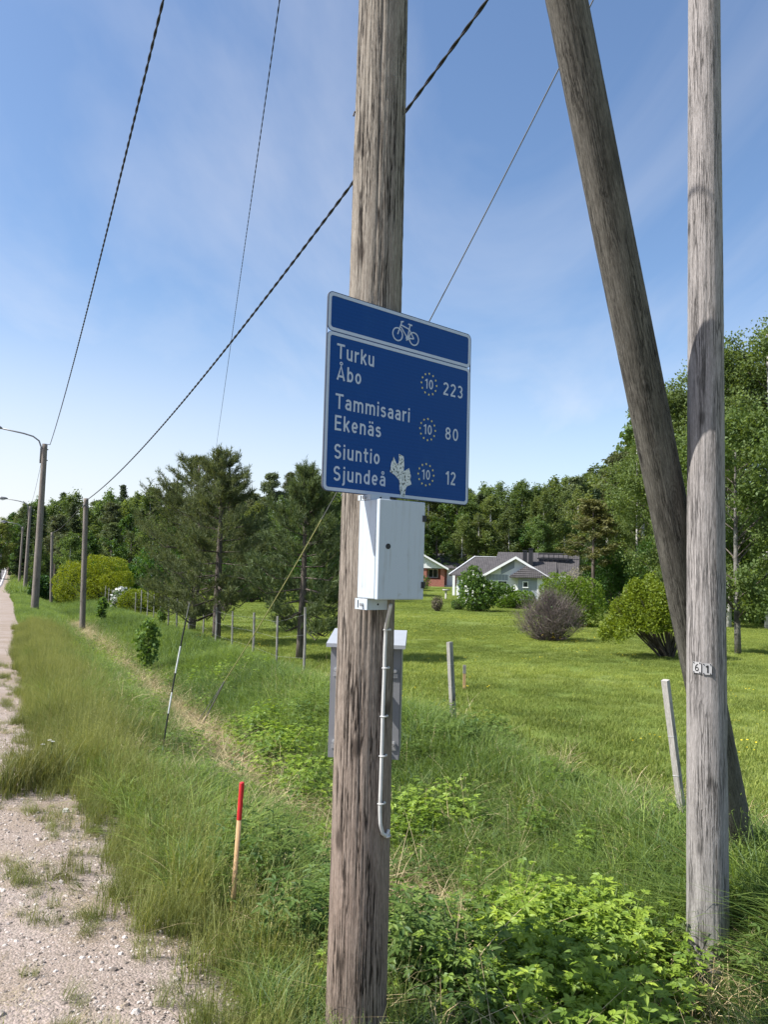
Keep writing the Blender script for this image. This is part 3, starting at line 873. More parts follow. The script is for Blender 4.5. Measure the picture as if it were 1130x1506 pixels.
# bushes
def bush_mesh(lobes, nleaf, L, m, seed, twig_m=m_bark, shell=.75, inner=.25, ntwig=60, outw=.8, flat_under=True, root=(0, 0, 0)):
    """lobes: (x, y, z, rx, ry, rz). Leaves thickly in an outer shell, branches from the root inside"""
    rng = np.random.default_rng(seed); lob = np.array(lobes, float)
    wgt = np.prod(lob[:, 3:], 1) ** (2 / 3); pick = rng.choice(len(lob), nleaf, p=wgt / wgt.sum())
    d = unit(rng.normal(size=(nleaf, 3)))
    bump = 1 + .10 * np.sin(d[:, 0] * 7 + pick) * np.sin(d[:, 1] * 8 + 1) + .08 * np.sin(d[:, 2] * 11 + d[:, 0] * 9)
    rad = rng.uniform(0, 1, (nleaf, 1)) ** (1 / 3) * (1 - shell) + shell
    rad = np.where(rng.uniform(size=(nleaf, 1)) < inner, rng.uniform(.3, 1.06, (nleaf, 1)), rad)
    P = lob[pick, :3] + d * lob[pick, 3:] * rad * bump[:, None]
    ok = P[:, 2] > .03
    P, d, pick = P[ok], d[ok], pick[ok]
    V, t = leaves(P, 1, L * .3, L, L * .55, rng, .25, 1., d * outw)
    mb = MB()
    rt_ = np.array(root, float)
    for k in range(ntwig):
        q = lob[rng.choice(len(lob), p=wgt / wgt.sum())]
        dd = unit(rng.normal(size=3)); dd[2] = abs(dd[2])
        tip = q[:3] + dd * q[3:] * rng.uniform(.5, .98)
        r0 = rt_ + np.array([rng.normal() * .06, rng.normal() * .06, -.05])
        mid = (r0 + tip) / 2 + np.array([(tip[0] - r0[0]) * .18, (tip[1] - r0[1]) * .18, -.05])
        mb.tube([r0, mid, tip], [.022, .012, .004], 4, False, rng.uniform())
    return mb.mesh('branches', twig_m, True), fast_mesh('foliage', V, 4, m, t)

def bush(name, label, p, meshes, cat='bush', group=None, color=(1, 1, 1), sc=1., rz=0.):
    o = thing(name, label, cat, p, rz, group)
    b = link('branches', meshes[0], o); f = link('foliage', meshes[1], o)
    b.scale = f.scale = (sc, sc, sc); f.color = (*color, 1)
    return o

def px_size(p): return p[1] / F_PX * 1.0

# clipped dome by the telephone pole
p = hit(140, 886); s = px_size(p); W = 112 * s; Hh = 72 * s
bush('domed_shrub', 'large clipped golden-green dome shrub behind the near telephone pole', p,
     bush_mesh([(-.24 * W, -.05 * W, Hh * .36, W * .27, W * .30, Hh * .46), (-.02 * W, .05 * W, Hh * .58, W * .22, W * .26, Hh * .38), (.17 * W, .05 * W, Hh * .68, W * .21, W * .26, Hh * .25), (.36 * W, -.05 * W, Hh * .46, W * .14, W * .2, Hh * .20), (.30 * W, -.18 * W, Hh * .40, W * .18, W * .18, Hh * .24), (.10 * W, -.16 * W, Hh * .30, W * .2, W * .2, Hh * .26), (.38 * W, -.12 * W, Hh * .18, W * .12, W * .15, Hh * .18)],
               34000, .085, m_golden, 61, shell=.90, inner=.06, outw=1.4), color=(1.15, 1.12, .9))
p = hit(212, 900); s = px_size(p); W = 72 * s; Hh = 34 * s
bush('domed_shrub', 'low clipped golden-green hedge mound behind the fence posts', p,
     bush_mesh([(-.2 * W, 0, Hh * .4, W * .32, W * .3, Hh * .55), (.22 * W, 0, Hh * .4, W * .28, W * .3, Hh * .5)], 12000, .075, m_golden, 62, shell=.90, inner=.06, outw=1.4), color=(.95, .98, .8))
p = hit(177, 899); s = px_size(p); W = 25 * s; Hh = 34 * s
o = bush('flowering_bush', 'white blossoming bush between the dome shrub and the hedge mound', p,
     bush_mesh([(0, 0, Hh * .5, W * .5, W * .5, Hh * .5)], 1100, .10, m_broad, 63))
V, t = leaves(unit(np.random.default_rng(1).normal(size=(170, 3))) * [W * .52, W * .52, Hh * .5] + [0, 0, Hh * .55], 2, .04, .12, .12, np.random.default_rng(2))
link('blossom', fast_mesh('blossom', V[np.repeat(V.reshape(-1, 4, 3)[:, 0, 2] > .1, 4)], 4, m_petal, t[np.repeat(V.reshape(-1, 4, 3)[:, 0, 2] > .1, 4)]), o)['kind'] = 'stuff'
p = on_ground(93, 52); s = px_size(p); Hh = 33 * s
p[2] = max(p[2], p[2]); 
bush('juniper_bush', 'pair of dark upright junipers with golden tips left of the dome shrub', p,
     bush_mesh([(0, 0, Hh * .5, .45, .45, Hh * .55), (.6, .1, Hh * .38, .28, .3, Hh * .42)], 5000, .10, m_golden, 64, shell=.7), color=(.42, .55, .6))
for (px, py, w, h_, col, lab) in ((62, 874, 30, 36, (.55, .7, .7), 'dark green bush on the bank behind the far street lamps'),
                                  (165, 862, 70, 60, (.9, 1.15, .8), 'bright leafy bush rising behind the dome shrub'),
                                  (235, 880, 80, 76, (.75, .9, .8), 'dark bushy growth behind the fence-side pair of pines'),
                                  (370, 872, 110, 70, (.6, .75, .7), 'deep green bush behind the gap between the young pines'),
                                  (480, 872, 110, 76, (.6, .75, .7), 'deep green bush behind the young pine beside the sign pole'),
                                  ):
    d = 56
    p = on_ground(px, d); s = px_size(p); W = w * s; Hh = h_ * s
    bush('leafy_bush', lab, p, bush_mesh([(-.2 * W, 0, Hh * .45, W * .36, W * .3, Hh * .5), (.22 * W, .2, Hh * .42, W * .34, W * .3, Hh * .46), (0, .3, Hh * .6, W * .3, W * .3, Hh * .4)], 5200, .19, m_broad, int(px), shell=.6), color=col)

# shrubs on the lawn
def bare_shrub():
    p = hit(808, 943); s = px_size(p); W = 112 * s; Hh = 76 * s
    rng = np.random.default_rng(70); mb = MB()
    for k in range(560):
        a = rng.uniform(0, 6.283); el = rng.uniform(.12, 1.5)
        rr = rng.uniform(.55, .98)
        tip = np.array([math.cos(a) * math.cos(el) * W * .52 * rr, math.sin(a) * math.cos(el) * W * .5 * rr, Hh * (.14 + .84 * math.sin(el) * rr)])
        r0 = np.array([rng.normal() * .10, rng.normal() * .10, -.03])
        mid = r0 * .45 + tip * .55 + np.array([tip[0] * .1, tip[1] * .1, -.05 * Hh])
        mb.tube([r0, mid, tip], [.011, .006, .002], 3, False, rng.uniform())
        for j in range(7):
            q = rng.uniform(.5, .95); b0 = mid * (1 - q) + tip * q
            mb.tube([b0, b0 + (tip - mid) * .3 + rng.normal(size=3) * .13 + np.array([0, 0, .05])], [.0035, .0015], 3, False, rng.uniform())
    o = thing('bare_shrub', 'leafless purple-brown twiggy shrub on the lawn in front of the white house', 'shrub', p)
    mb.build('twigs', m_twig, o)
    V, t = leaves(rng.normal(size=(500, 3)) * [W * .24, W * .24, Hh * .2] + [0, 0, Hh * .5], 1, .05, .05, .025, rng)
    link('leaves', fast_mesh('leaves', V, 4, m_broad, t), o)
bare_shrub()
p = hit(838, 930); p = on_ground(842, p[1] + 3.5); s = px_size(p); W = 92 * s; Hh = 82 * s
bush('golden_shrub', 'rounded yellow-green shrub right behind the leafless twiggy shrub', p,
     bush_mesh([(-.22 * W, 0, Hh * .55, W * .30, W * .3, Hh * .40), (.2 * W, 0, Hh * .42, W * .32, W * .3, Hh * .46), (0, .2, Hh * .4, W * .4, W * .3, Hh * .4)], 15000, .075, m_golden, 71, shell=.88, inner=.1), color=(.72, .9, .85))

def umbrella_willow():
    p = hit(985, 968); s = px_size(p); W = 128 * s; Hh = 124 * s
    rng = np.random.default_rng(72)
    o = thing('golden_willow', 'umbrella shaped golden-green shrub with leaning bare stems beside the leaning strut', 'shrub', p)
    mb = MB()
    for k in range(46):
        a = rng.uniform(0, 6.283); el = rng.uniform(.25, 1.3)
        c = np.array([-.22 * W, 0, Hh * .42])
        tip = c + np.array([math.cos(a) * math.cos(el) * W * .48, math.sin(a) * math.cos(el) * W * .42, math.sin(el) * Hh * .5])
        r0 = np.array([rng.normal() * .05 + .0, rng.normal() * .05, -.05])
        mid = r0 * .5 + tip * .5 + np.array([tip[0] * .12, tip[1] * .1, .03])
        mb.tube([r0, mid, tip], [.028, .016, .004], 5, False, rng.uniform())
    mb.build('stems', m_bark, o, True)
    n = 34000
    d = unit(rng.normal(size=(n, 3))); d[:, 2] = np.abs(d[:, 2]) * 1.0 - .12
    lump = 1 + .13 * np.sin(d[:, 0] * 6 + 1) * np.sin(d[:, 1] * 7) + .09 * np.sin(d[:, 0] * 13 + d[:, 2] * 9)
    rad = rng.uniform(.86, 1.03, (n, 1))
    P = np.array([-.20 * W, 0, Hh * .40]) + d * np.array([W * .50, W * .46, Hh * .56]) * rad * lump[:, None]
    P[:, 2] -= np.clip(-(P[:, 0] + .45 * W), 0, 9) * .6      # trails to the ground on the left
    P = P[(P[:, 2] > .05) & ((P[:, 2] > Hh * .30) | (P[:, 0] < -.42 * W))]
    V, t = leaves(P, 1, .03, .070, .034, rng, .1, 1., unit(P - np.array([-.2 * W, 0, Hh * .4])) * .7)
    link('foliage', fast_mesh('foliage', V, 4, m_golden, t), o).color = (.85, .92, .8, 1)
umbrella_willow()

p = hit(702, 899); s = px_size(p); W = 66 * s; Hh = 64 * s
o = bush('elder_bush', 'leafy elder bush with cream flower heads in front of the white house', p,
     bush_mesh([(0, 0, Hh * .35, W * .42, W * .4, Hh * .36), (-.12 * W, 0, Hh * .66, W * .30, W * .3, Hh * .3), (.3 * W, 0, Hh * .5, W * .3, W * .2, Hh * .2), (.62 * W, 0, Hh * .52, W * .22, W * .12, Hh * .10), (-.1 * W, 0, Hh * .92, W * .12, W * .12, Hh * .12)], 5200, .17, m_broad, 73, shell=.55), color=(1.35, 1.3, 1.3))
V, t = leaves(unit(np.random.default_rng(5).normal(size=(46, 3))) * [W * .40, W * .40, Hh * .42] + [-.05 * W, 0, Hh * .5], 5, .05, .10, .10, np.random.default_rng(6))
link('flower_heads', fast_mesh('flower_heads', V, 4, m_petal, t), o)['kind'] = 'stuff'
p = hit(757, 895); s = px_size(p); W = 62 * s; Hh = 26 * s
bush('low_hedge', 'low oval green hedge below the bay of the white house', p,
     bush_mesh([(-.2 * W, 0, Hh * .45, W * .3, W * .25, Hh * .52), (.16 * W, 0, Hh * .5, W * .34, W * .25, Hh * .52)], 5200, .12, m_golden, 74, shell=.8), color=(.62, .85, .9))
p = hit(643, 899); s = px_size(p)
bush('small_shrub', 'small brownish shrub alone on the lawn', p, bush_mesh([(0, 0, .45, .36, .36, .45)], 1000, .08, m_twig, 75, shell=.4), color=(.8, .85, .6))
p = hit(674, 897); s = px_size(p)
bush('small_shrub', 'tiny round green shrub beside the elder bush', p, bush_mesh([(0, 0, .32, .45, .4, .36)], 1200, .08, m_broad, 76, shell=.6))
for (px, d, w, h_, n, L, m, col, lab) in (
        (905, 47, 90, 100, 7500, .15, m_broad, (.8, .95, .8), 'dark green leafy bush behind the umbrella shaped shrub'),
        (848, 58, 48, 58, 4200, .10, m_twig, (1.5, 1.7, 1.25), 'pale thin-leaved bush at the right end of the white house'),
        (965, 45, 80, 120, 6500, .15, m_broad, (.85, .95, .8), 'tall dark bush glimpsed behind the leaning strut'),
        (1100, 38, 120, 90, 7000, .15, m_broad, (.6, .75, .7), 'shady undergrowth bush at the foot of the right-hand birches'),
        (925, 54, 100, 70, 6500, .15, m_broad, (.95, 1.0, .85), 'broad green bush at the forest foot left of the leaning strut'),
        (1045, 40, 110, 70, 6500, .15, m_broad, (.8, .9, .8), 'dark green bush at the forest foot behind the silver pole'),
        (600, 88, 60, 30, 3000, .2, m_broad, (.8, .95, .9), 'green bush at the foot of the wood beside the meter box')):
    p = on_ground(px, d); s = px_size(p); W = w * s; Hh = h_ * s
    bush('leafy_bush', lab, p, bush_mesh([(-.2 * W, 0, Hh * .4, W * .36, W * .3, Hh * .45), (.22 * W, .2, Hh * .36, W * .34, W * .3, Hh * .4), (0, .3, Hh * .58, W * .3, W * .3, Hh * .42)], n, L, m, int(px), shell=.55), color=col)

# saplings on the bank
for (px, py, yt, sd, lab) in ((216, 1000, 915, 81, 'knee-high leafy sapling on the bank, nearest one'), (150, 920, 880, 82, 'smaller leafy sapling by the foot of the near telephone pole'),
                              (238, 925, 895, 83, 'spindly leafy sapling close to the fence posts')):
    p = hit(px, py); H = (py - yt) * px_size(p)
    pr = birch_proto(sd, 46, 5, .075 if sd == 81 else .10, .28, .19, m_broad, m_bark, .012, spread=.04)
    plant_tree('leafy_sapling', pr, p, H, lab, 'sapling', 'saplings on the ditch bank', (1.5, 1.4, 1.3), 1.)

# ------------------------------------------------------------------ timber poles
m_pole = wood('brown_grey_timber', (.28, .205, .16), (.29, .26, .21), (.085, .062, .047), 1.2, 3.0, 1.15)
m_pole61 = wood('silver_timber', (.32, .31, .285), (.36, .33, .32), (.12, .11, .10), .3, 1.6, .75, 0., .35)
m_strut = wood('swirled_timber', (.125, .114, .088), (.14, .127, .10), (.03, .027, .021), 0, 5, .8, 1.0, .8)
m_farpole = wood('far_pole_timber', (.20, .17, .14), (.24, .21, .18), (.10, .085, .07), 0, 6, .6)

def pole_mesh(L, r0, r1, nseg, nz, seed, ncrack=26, depth=.006, knots=0):
    rng = np.random.default_rng(seed)
    a = np.arange(nseg) * 2 * math.pi / nseg; z = np.linspace(0, L, nz)
    A, Z = np.meshgrid(a, z)
    Rr = r0 + (r1 - r0) * Z / L
    Rr = Rr * (1 + .012 * np.sin(2 * A + Z * .5 + seed) + .010 * np.sin(Z * 2.1 + A))
    for k in range(ncrack):
        a0 = rng.uniform(0, 6.283); zc = rng.uniform(0, L); ln = rng.uniform(.25, 1.5); w = rng.uniform(.018, .045)
        wob = .05 * np.sin(Z * 2.3 + k) + .012 * np.sin(Z * 17 + k * 2)
        da = np.angle(np.exp(1j * (A - a0 - wob)))
        Rr = Rr - rng.uniform(.4, 1) * depth * np.exp(-(da / w) ** 2) * np.clip(1.3 - np.abs(Z - zc) / ln, 0, 1)
    Rr = Rr + rng.normal(size=Rr.shape) * depth * .06
    rowv = rng.normal(size=nseg) * depth * .12
    Rr = Rr + rowv[None, :] * (.6 + .4 * np.sin(Z * 3 + A * 9))
    V = np.stack([Rr * np.cos(A), Rr * np.sin(A), Z], -1).reshape(-1, 3)
    i = np.arange(nz * nseg).reshape(nz, nseg); j = np.roll(i, -1, 1)
    Fq = np.stack([i[:-1], j[:-1], j[1:], i[1:]], -1).reshape(-1, 4).tolist()
    Fq.append([int(q) for q in i[-1]]); Fq.append([int(q) for q in i[0][::-1]])
    me = bpy.data.meshes.new('pole_shaft'); me.from_pydata(V.tolist(), [], Fq); me.shade_smooth()
    return me

MAIN = np.array([-.060, 3.13]); MAIN_Z = -.45
def main_r(z): return .1185 + (.092 - .1185) * (z - MAIN_Z) / 8.6
m_lampdark = plain('rusty_iron', (.06, .05, .045), .7)
m_zinc = plain('galvanised_steel', (.46, .47, .48), .45, .7, .5, .1, 40)
main = thing('utility_pole', 'weathered brown timber pole carrying the blue route sign and the meter box', 'utility pole', (*MAIN, MAIN_Z))
me = pole_mesh(8.6, .1185, .092, 150, 330, 1, 60, .007); me.materials.append(m_pole); link('pole_shaft', me, main)
# hook on the left flank
q = at(523, 168, 3.13)
hk = MB(); hk.tube([(-.085, -.02, q[2] - MAIN_Z), (-.108, -.02, q[2] - MAIN_Z - .004), (-.112, -.02, q[2] - MAIN_Z - .022)], .004, 6); hk.build('nail_hook', m_lampdark, main)

P61 = np.array([1.808, 4.3]); P61_Z = gz(*P61) - .35
pole61 = thing('utility_pole', 'silver-grey timber pole with small number plates at the right', 'utility pole', (*P61, P61_Z))
L61 = 7.0 - P61_Z
me = pole_mesh(L61, .109, .082, 130, 300, 2, 50, .005); me.materials.append(m_pole61); link('pole_shaft', me, pole61)
def r61(z): return .109 + (.082 - .109) * (z - P61_Z) / L61

# strut leaning from beyond the numbered pole over to the sign pole
S0 = at(1092, 1285, 5.2); S1 = at(912, 390, 4.09)
dS = S1 - S0
S_top = S0 + dS * 2.12; S_bot = S0 - dS * .12
LS = float(np.linalg.norm(S_top - S_bot))
strut = thing('strut_pole', 'dark weathered timber strut leaning behind the numbered pole towards the sign pole', 'strut pole', S_bot)
strut.rotation_mode = 'QUATERNION'
strut.rotation_quaternion = Vector(S_top - S_bot).to_track_quat('Z', 'Y')
me = pole_mesh(LS, .118, .092, 120, 300, 3, 34, .004); me.materials.append(m_strut); link('pole_shaft', me, strut)

# sign lettering: rounded-off road-sign strokes, drawn as ribbons
def _arc(cx, cy, rx, ry, a0, a1, n=14):
    return [(cx + rx * math.cos(R(a0 + (a1 - a0) * k / n)), cy + ry * math.sin(R(a0 + (a1 - a0) * k / n))) for k in range(n + 1)]
def _glyphs():
    h = .08; q = .74 - h
    oval = _arc(.235, .37, .158, .292, 0, 360, 28)
    a_ = [_arc(.235, .50, .15, .165, 155, 0) + [(.385, 0)], [(.385, .415), (.225, .415)] + _arc(.225, .245, .15, .168, 90, 270) + [(.31, .095), (.385, .18)]]
    i_ = [[(h, 0), (h, .74)], [(h, .85), (h, 1.0)]]
    return {
        'T': (.56, [[(0, .925), (.56, .925)], [(.28, .925), (.28, 0)]]),
        'u': (.46, [[(h, .74)] + _arc(.23, .24, .15, .162, 180, 360), [(.385, .74), (.385, 0)]]),
        'r': (.34, [[(h, 0), (h, .74)], _arc(.29, .45, .21, .21, 180, 78)]),
        'k': (.45, [[(h, 0), (h, 1)], [(.40, .74), (h + .02, .30)], [(.18, .44), (.42, 0)]]),
        'A': (.60, [[(.06, 0), (.30, .96), (.54, 0)], [(.15, .26), (.45, .26)]]),
        '\u00c5': (.60, [[(.06, 0), (.30, .96), (.54, 0)], [(.15, .26), (.45, .26)], _arc(.30, 1.13, .085, .085, 0, 360, 20)]),
        'b': (.46, [[(h, 0), (h, 1)], oval]), 'o': (.47, [oval]), 'd': (.46, [[(.39, 0), (.39, 1)], oval]),
        'a': (.46, a_), '\u00e4': (.46, a_ + [[(.15, .85), (.15, .99)], [(.34, .85), (.34, .99)]]), '\u00e5': (.46, a_ + [_arc(.245, .93, .085, .085, 0, 360, 20)]),
        'm': (.76, [[(h, 0), (h, .74)], _arc(.228, .50, .148, .162, 180, 0) + [(.376, 0)], _arc(.526, .50, .15, .162, 180, 0) + [(.676, 0)]]),
        'n': (.46, [[(h, 0), (h, .74)], _arc(.232, .48, .152, .182, 180, 0) + [(.384, 0)]]),
        'i': (.16, i_), 'j': (.2, [[(.12, .74)] + _arc(.0, -.10, .12, .11, 0, -85), [(.12, .85), (.12, 1.0)]]),
        's': (.42, [_arc(.21, .532, .135, .130, 25, 270), _arc(.21, .240, .145, .162, 90, -155)]),
        'S': (.50, [_arc(.25, .715, .172, .207, 25, 270), _arc(.25, .292, .182, .216, 90, -155)]),
        'E': (.48, [[(h, 0), (h, 1)], [(h, .925), (.47, .925)], [(h, .51), (.43, .51)], [(h, .075), (.47, .075)]]),
        'e': (.46, [[(.10, .36), (.392, .36)], _arc(.235, .37, .158, .292, 0, 315, 24)]),
        't': (.34, [[(.15, .96)] + _arc(.28, .22, .13, .143, 180, 285), [(0, .665), (.33, .665)]]),
        '0': (.5, [_arc(.25, .5, .172, .422, 0, 360, 30)]), '1': (.33, [[(.03, .76), (.24, .95)], [(.24, 1), (.24, 0)]]),
        '2': (.5, [_arc(.25, .715, .172, .207, 165, -35) + [(.075, .085)], [(.04, .075), (.45, .075)]]),
        '3': (.5, [_arc(.23, .72, .16, .203, 150, -90), _arc(.23, .297, .178, .220, 90, -150)]),
        '8': (.5, [_arc(.25, .73, .148, .192, 0, 360, 24), _arc(.25, .302, .172, .224, 0, 360, 26)]),
        '6': (.5, [_arc(.25, .30, .168, .224, 0, 360, 26), [(.082, .30), (.095, .52), (.15, .72), (.25, .87), (.38, .94)]]),
    }
GL = _glyphs()
def flat_text(s, parent, m, x0, x1, zb, cap, y, stroke=.142, name='lettering', step=.000035):
    """letters standing on zb in the local x-z plane, facing -y; cap is the height of a capital"""
    gap = .12; tot = sum(GL[c][0] for c in s) + gap * (len(s) - 1); sx = (x1 - x0) / tot; sy = cap
    mb = MB(); cur = 0.; k = 0
    for c in s:
        w, strokes = GL[c]
        for st in strokes:
            P = np.array(st, float); closed = np.allclose(P[0], P[-1])
            P = np.stack([x0 + (P[:, 0] + cur) * sx, zb + P[:, 1] * sy], 1)
            D = np.diff(P, axis=0); D = D / (np.linalg.norm(D, axis=1)[:, None] + 1e-12)
            A = np.concatenate([[D[-1] if closed else D[0]], D]); B = np.concatenate([D, [D[0] if closed else D[-1]]])
            nA = np.stack([-A[:, 1], A[:, 0]], 1); nB = np.stack([-B[:, 1], B[:, 0]], 1); N = nA + nB
            N = N / np.maximum((N * nA).sum(1), .35)[:, None]
            ring = 1.0 if not (closed and abs(P[:, 0].max() - P[:, 0].min()) < .2 * sx) else .55
            hw = stroke * cap / 2 * ring
            yy = y - step * (k % 6); k += 1; n = len(P)
            L, Rr = P + N * hw, P - N * hw
            mb.add([(q[0], yy, q[1]) for q in L] + [(q[0], yy, q[1]) for q in Rr], [(i, n + i, n + i + 1, i + 1) for i in range(n - 1)])
        cur += w + gap
    return mb.build(name, m, parent)

# number plates "6" and "1" on the silver pole
m_plate = plain('white_number_plate', (.38, .375, .375), .5, var=.08, scale=60)
m_black = plain('black_paint', (.02, .02, .02), .6)
qa = at(1035.5, 983, 4.19)
for i, (ch, dx, rot) in enumerate((('6', 0, 0), ('1', 0, 0))):
    ang = math.atan2(P61[1] - 0, P61[0]) - math.pi / 2
    rr = r61(qa[2]) + .006
    fa = -math.pi / 2 + ang + (-.46 if i == 0 else .03) + math.pi * 0
    loc = (P61[0] + rr * math.cos(fa), P61[1] + rr * math.sin(fa), qa[2] - .004 * i)
    t = thing('number_plate', ('left white metal plate reading 6 nailed on the silver pole', 'right white metal plate reading 1 nailed on the silver pole')[i], 'number plate', loc, fa + math.pi / 2, 'number plates on the silver pole')
    b = MB(); b.prism(rot_rect(0, 0, .047, .060, .002), 0, .0025); b.build('plate', m_plate, t)
    w = .025 if i == 0 else .015
    flat_text(ch, t, m_black, -w / 2, w / 2, -.020, .040, -.0012, .2 if i else .13)
    for (nx, nz) in ((-.017, .025), (.017, .025), (-.017, -.025), (.017, -.025)):
        nb = MB(); nb.tube([(nx, .0, nz), (nx, -.003, nz)], .0035, 8); nb.build('nail', m_dark, t)

# ------------------------------------------------------------------ the route sign
def _signblue():
    t = NT('sign_blue'); o = t.obj()
    w = t.n('TexWave'); w.bands_direction = 'Z'; w.inputs['Scale'].default_value = 22; w.inputs['Distortion'].default_value = .6; t.l(o, w.inputs['Vector'])
    n = t.noise(o, 6, 4)
    c = t.mix(t.rng(w.outputs['Fac'], 0, 1, 0, .35), (.0015, .047, .205), (.0022, .060, .25))
    c = t.mix(t.rng(n, .5, .8, 0, .3), c, (.012, .06, .20))
    sc_ = t.noise(t.map(o, (1, 1, 6), rot=(0, R(24), 0)), 34, 3, .7)
    c = t.mix(t.rng(sc_, .66, .76, 0, .35), c, (.05, .12, .30))
    c = t.mix(t.rng(t.noise(o, 3.4, 6, .7), .56, .74, 0, .4), c, (.018, .085, .25))
    return t.bsdf(c, .45, n, .05, .002, 0, .16)
m_blue = _signblue()
m_signwhite = plain('sign_white', (.44, .50, .60), .5, var=.05)
m_yellow = plain('sign_yellow', (.62, .56, .22), .5)
m_rim = plain('dark_sign_edge', (.07, .08, .10), .5)
W_S, H_S = .7785, .7477
TLs = np.array([-0.22834941, 2.8, 2.67088717]); SA = R(40.7987)
sign = thing('route_sign', 'blue cycling route sign with white place names, distances and bicycle symbol on the brown pole', 'route sign', (TLs[0], TLs[1], TLs[2] - H_S), SA)
def plate(z0, z1):
    cz, hh = (z0 + z1) / 2, z1 - z0
    b = MB(); b.prism(rot_rect(W_S / 2, cz, W_S, hh, .022), 0, .003); pl = b.build('panel', m_blue, sign)
    b = MB(); ring_xz(b, rot_rect(W_S / 2, cz, W_S - .004, hh - .003, .020), rot_rect(W_S / 2, cz, W_S - .030, hh - .028, .011), -.0012, -.0002)
    b.build('border', m_signwhite, pl)
    return pl
zs = H_S - .149
lower = plate(0, zs - .0006); upper = plate(zs + .0006, H_S)
b = MB(); ring_xz(b, rot_rect(W_S / 2, H_S / 2, W_S + .003, H_S + .003, .0235), rot_rect(W_S / 2, H_S / 2, W_S + .0006, H_S + .0006, .0222), -.001, .005); b.build('rim', m_rim, sign)
for (s, x0, x1, tb, cap) in (('Turku', .047, .2301, .2475, .0575), ('Åbo', .049, .1683, .3285, .0565), ('Tammisaari', .047, .426, .4375, .0575), ('Ekenäs', .046, .2748, .5195, .0575),
                             ('Siuntio', .0477, .2724, .6258, .0565), ('Sjundeå', .0472, .3045, .7085, .0560),
                             ('223', .6118, .7346, .2914, .0555), ('80', .6296, .711, .4795, .0535), ('12', .6385, .6994, .6697, .0568)):
    flat_text(s, lower, m_signwhite, x0, x1, H_S - tb, cap, -.0010)
for (s0, t0) in ((.530, .2617), (.5279, .4523), (.5239, .6402)):
    r_ = thing_ring = MB()
    for k in range(12):
        a = 2 * math.pi * k / 12; c0, c1 = s0 + .044 * math.sin(a), H_S - t0 + .044 * math.cos(a)
        star = [(c0 + (.0062 if j % 2 == 0 else .0026) * math.sin(math.pi * j / 5), c1 + (.0062 if j % 2 == 0 else .0026) * math.cos(math.pi * j / 5)) for j in range(10)]
        n0 = len(star); r_.add([(c0, -.0010, c1)] + [(q[0], -.0010, q[1]) for q in star], [(0, 1 + (j + 1) % n0, 1 + j) for j in range(n0)])
    r_.build('star_ring', m_yellow, lower)
    flat_text('10', lower, m_signwhite, s0 - .024, s0 + .024, H_S - t0 - .0205, .041, -.0010, .14)

def bicycle_symbol():
    b = MB(); y0, y1 = -.0014, -.0004
    def ring(cx, cz, r, w, n=28):
        o_ = [(cx + r * math.cos(2 * math.pi * k / n), cz + r * math.sin(2 * math.pi * k / n)) for k in range(n)]
        i_ = [(cx + (r - w) * math.cos(2 * math.pi * k / n), cz + (r - w) * math.sin(2 * math.pi * k / n)) for k in range(n)]
        ring_xz(b, o_, i_, y0, y1)
    k_ = [0]
    def bar(p, q, w=.0052):
        p, q = np.array(p), np.array(q); d = unit(q - p); nn = np.array([-d[1], d[0]]) * w / 2
        k_[0] += 1; e = .00003 * k_[0]
        b.prism([tuple(p - nn), tuple(q - nn), tuple(q + nn), tuple(p + nn)], y0 - e, y1 - e)
    zc = H_S - .0905
    fw, rw = (.3485, zc + .0005), (.4375, zc)
    ring(*fw, .0285, .0052); ring(*rw, .0285, .0052)
    hd = (.3665, zc + .042); crank = (.402, zc - .004); seat_b = (.4105, zc + .037)
    bar(fw, (.3690, zc + .055)); bar((.3640, zc + .055), (.3795, zc + .059)); bar(hd, (.4095, zc + .034)); bar((.3655, zc + .034), crank)
    bar(crank, (.4155, zc + .054)); bar((.4045, zc + .0545), (.427, zc + .0530), .006)
    bar(crank, rw); bar((.4105, zc + .034), rw); bar((.396, zc - .016), (.408, zc + .008), .004)
    ring(crank[0], crank[1], .009, .0045, 14)
    b.build('bicycle_symbol', m_signwhite, upper)
bicycle_symbol()

def sticker():
    """torn remains of a light sticker with worn dark print"""
    t = NT('worn_sticker'); o = t.obj()
    n = t.noise(o, 95, 3, .6, .5)
    c = t.ramp(n, [(.36, (.04, .045, .04)), (.43, (.30, .34, .33)), (.50, (.58, .62, .62)), (.62, (.66, .69, .68)), (.72, (.40, .38, .25))])
    m = t.bsdf(c, .6)
    S = lambda *pts: [(.3830 + (x - 552) * .00098, H_S - .6545 - (y - 1180) * .00098 - (x - 552) * .00022) for x, y in pts]
    poly = S((540, 1098), (566, 1100), (570, 1135), (568, 1160), (582, 1150), (597, 1138), (608, 1165), (606, 1185), (614, 1200), (588, 1216), (582, 1226), (578, 1262), (556, 1268), (548, 1240), (546, 1205), (524, 1192), (494, 1186), (500, 1150), (512, 1120), (528, 1142), (540, 1138))
    b = MB(); b.prism(poly[::-1], -.0018, -.0006); b.build('sticker', m, sign)
sticker()
# clamps between sign and pole
for zz in (.10, H_S - .10):
    xs = float((MAIN - TLs[:2]) @ np.array([math.cos(SA), math.sin(SA)]))
    dd = float((MAIN - TLs[:2]) @ np.array([-math.sin(SA), math.cos(SA)]))
    b = MB(); b.box((.03, .0165, zz - .02), (W_S - .03, .032, zz + .02)); b.build('mounting_rail', m_zinc, sign)
    b = MB(); rr = main_r(TLs[2] - H_S + zz) + .004
    b.tube([(xs + rr * math.sin(a), dd - rr * math.cos(a), zz) for a in np.linspace(.35, 2 * math.pi - .35, 28)], .006, 6); b.build('clamp_band', m_zinc, sign)

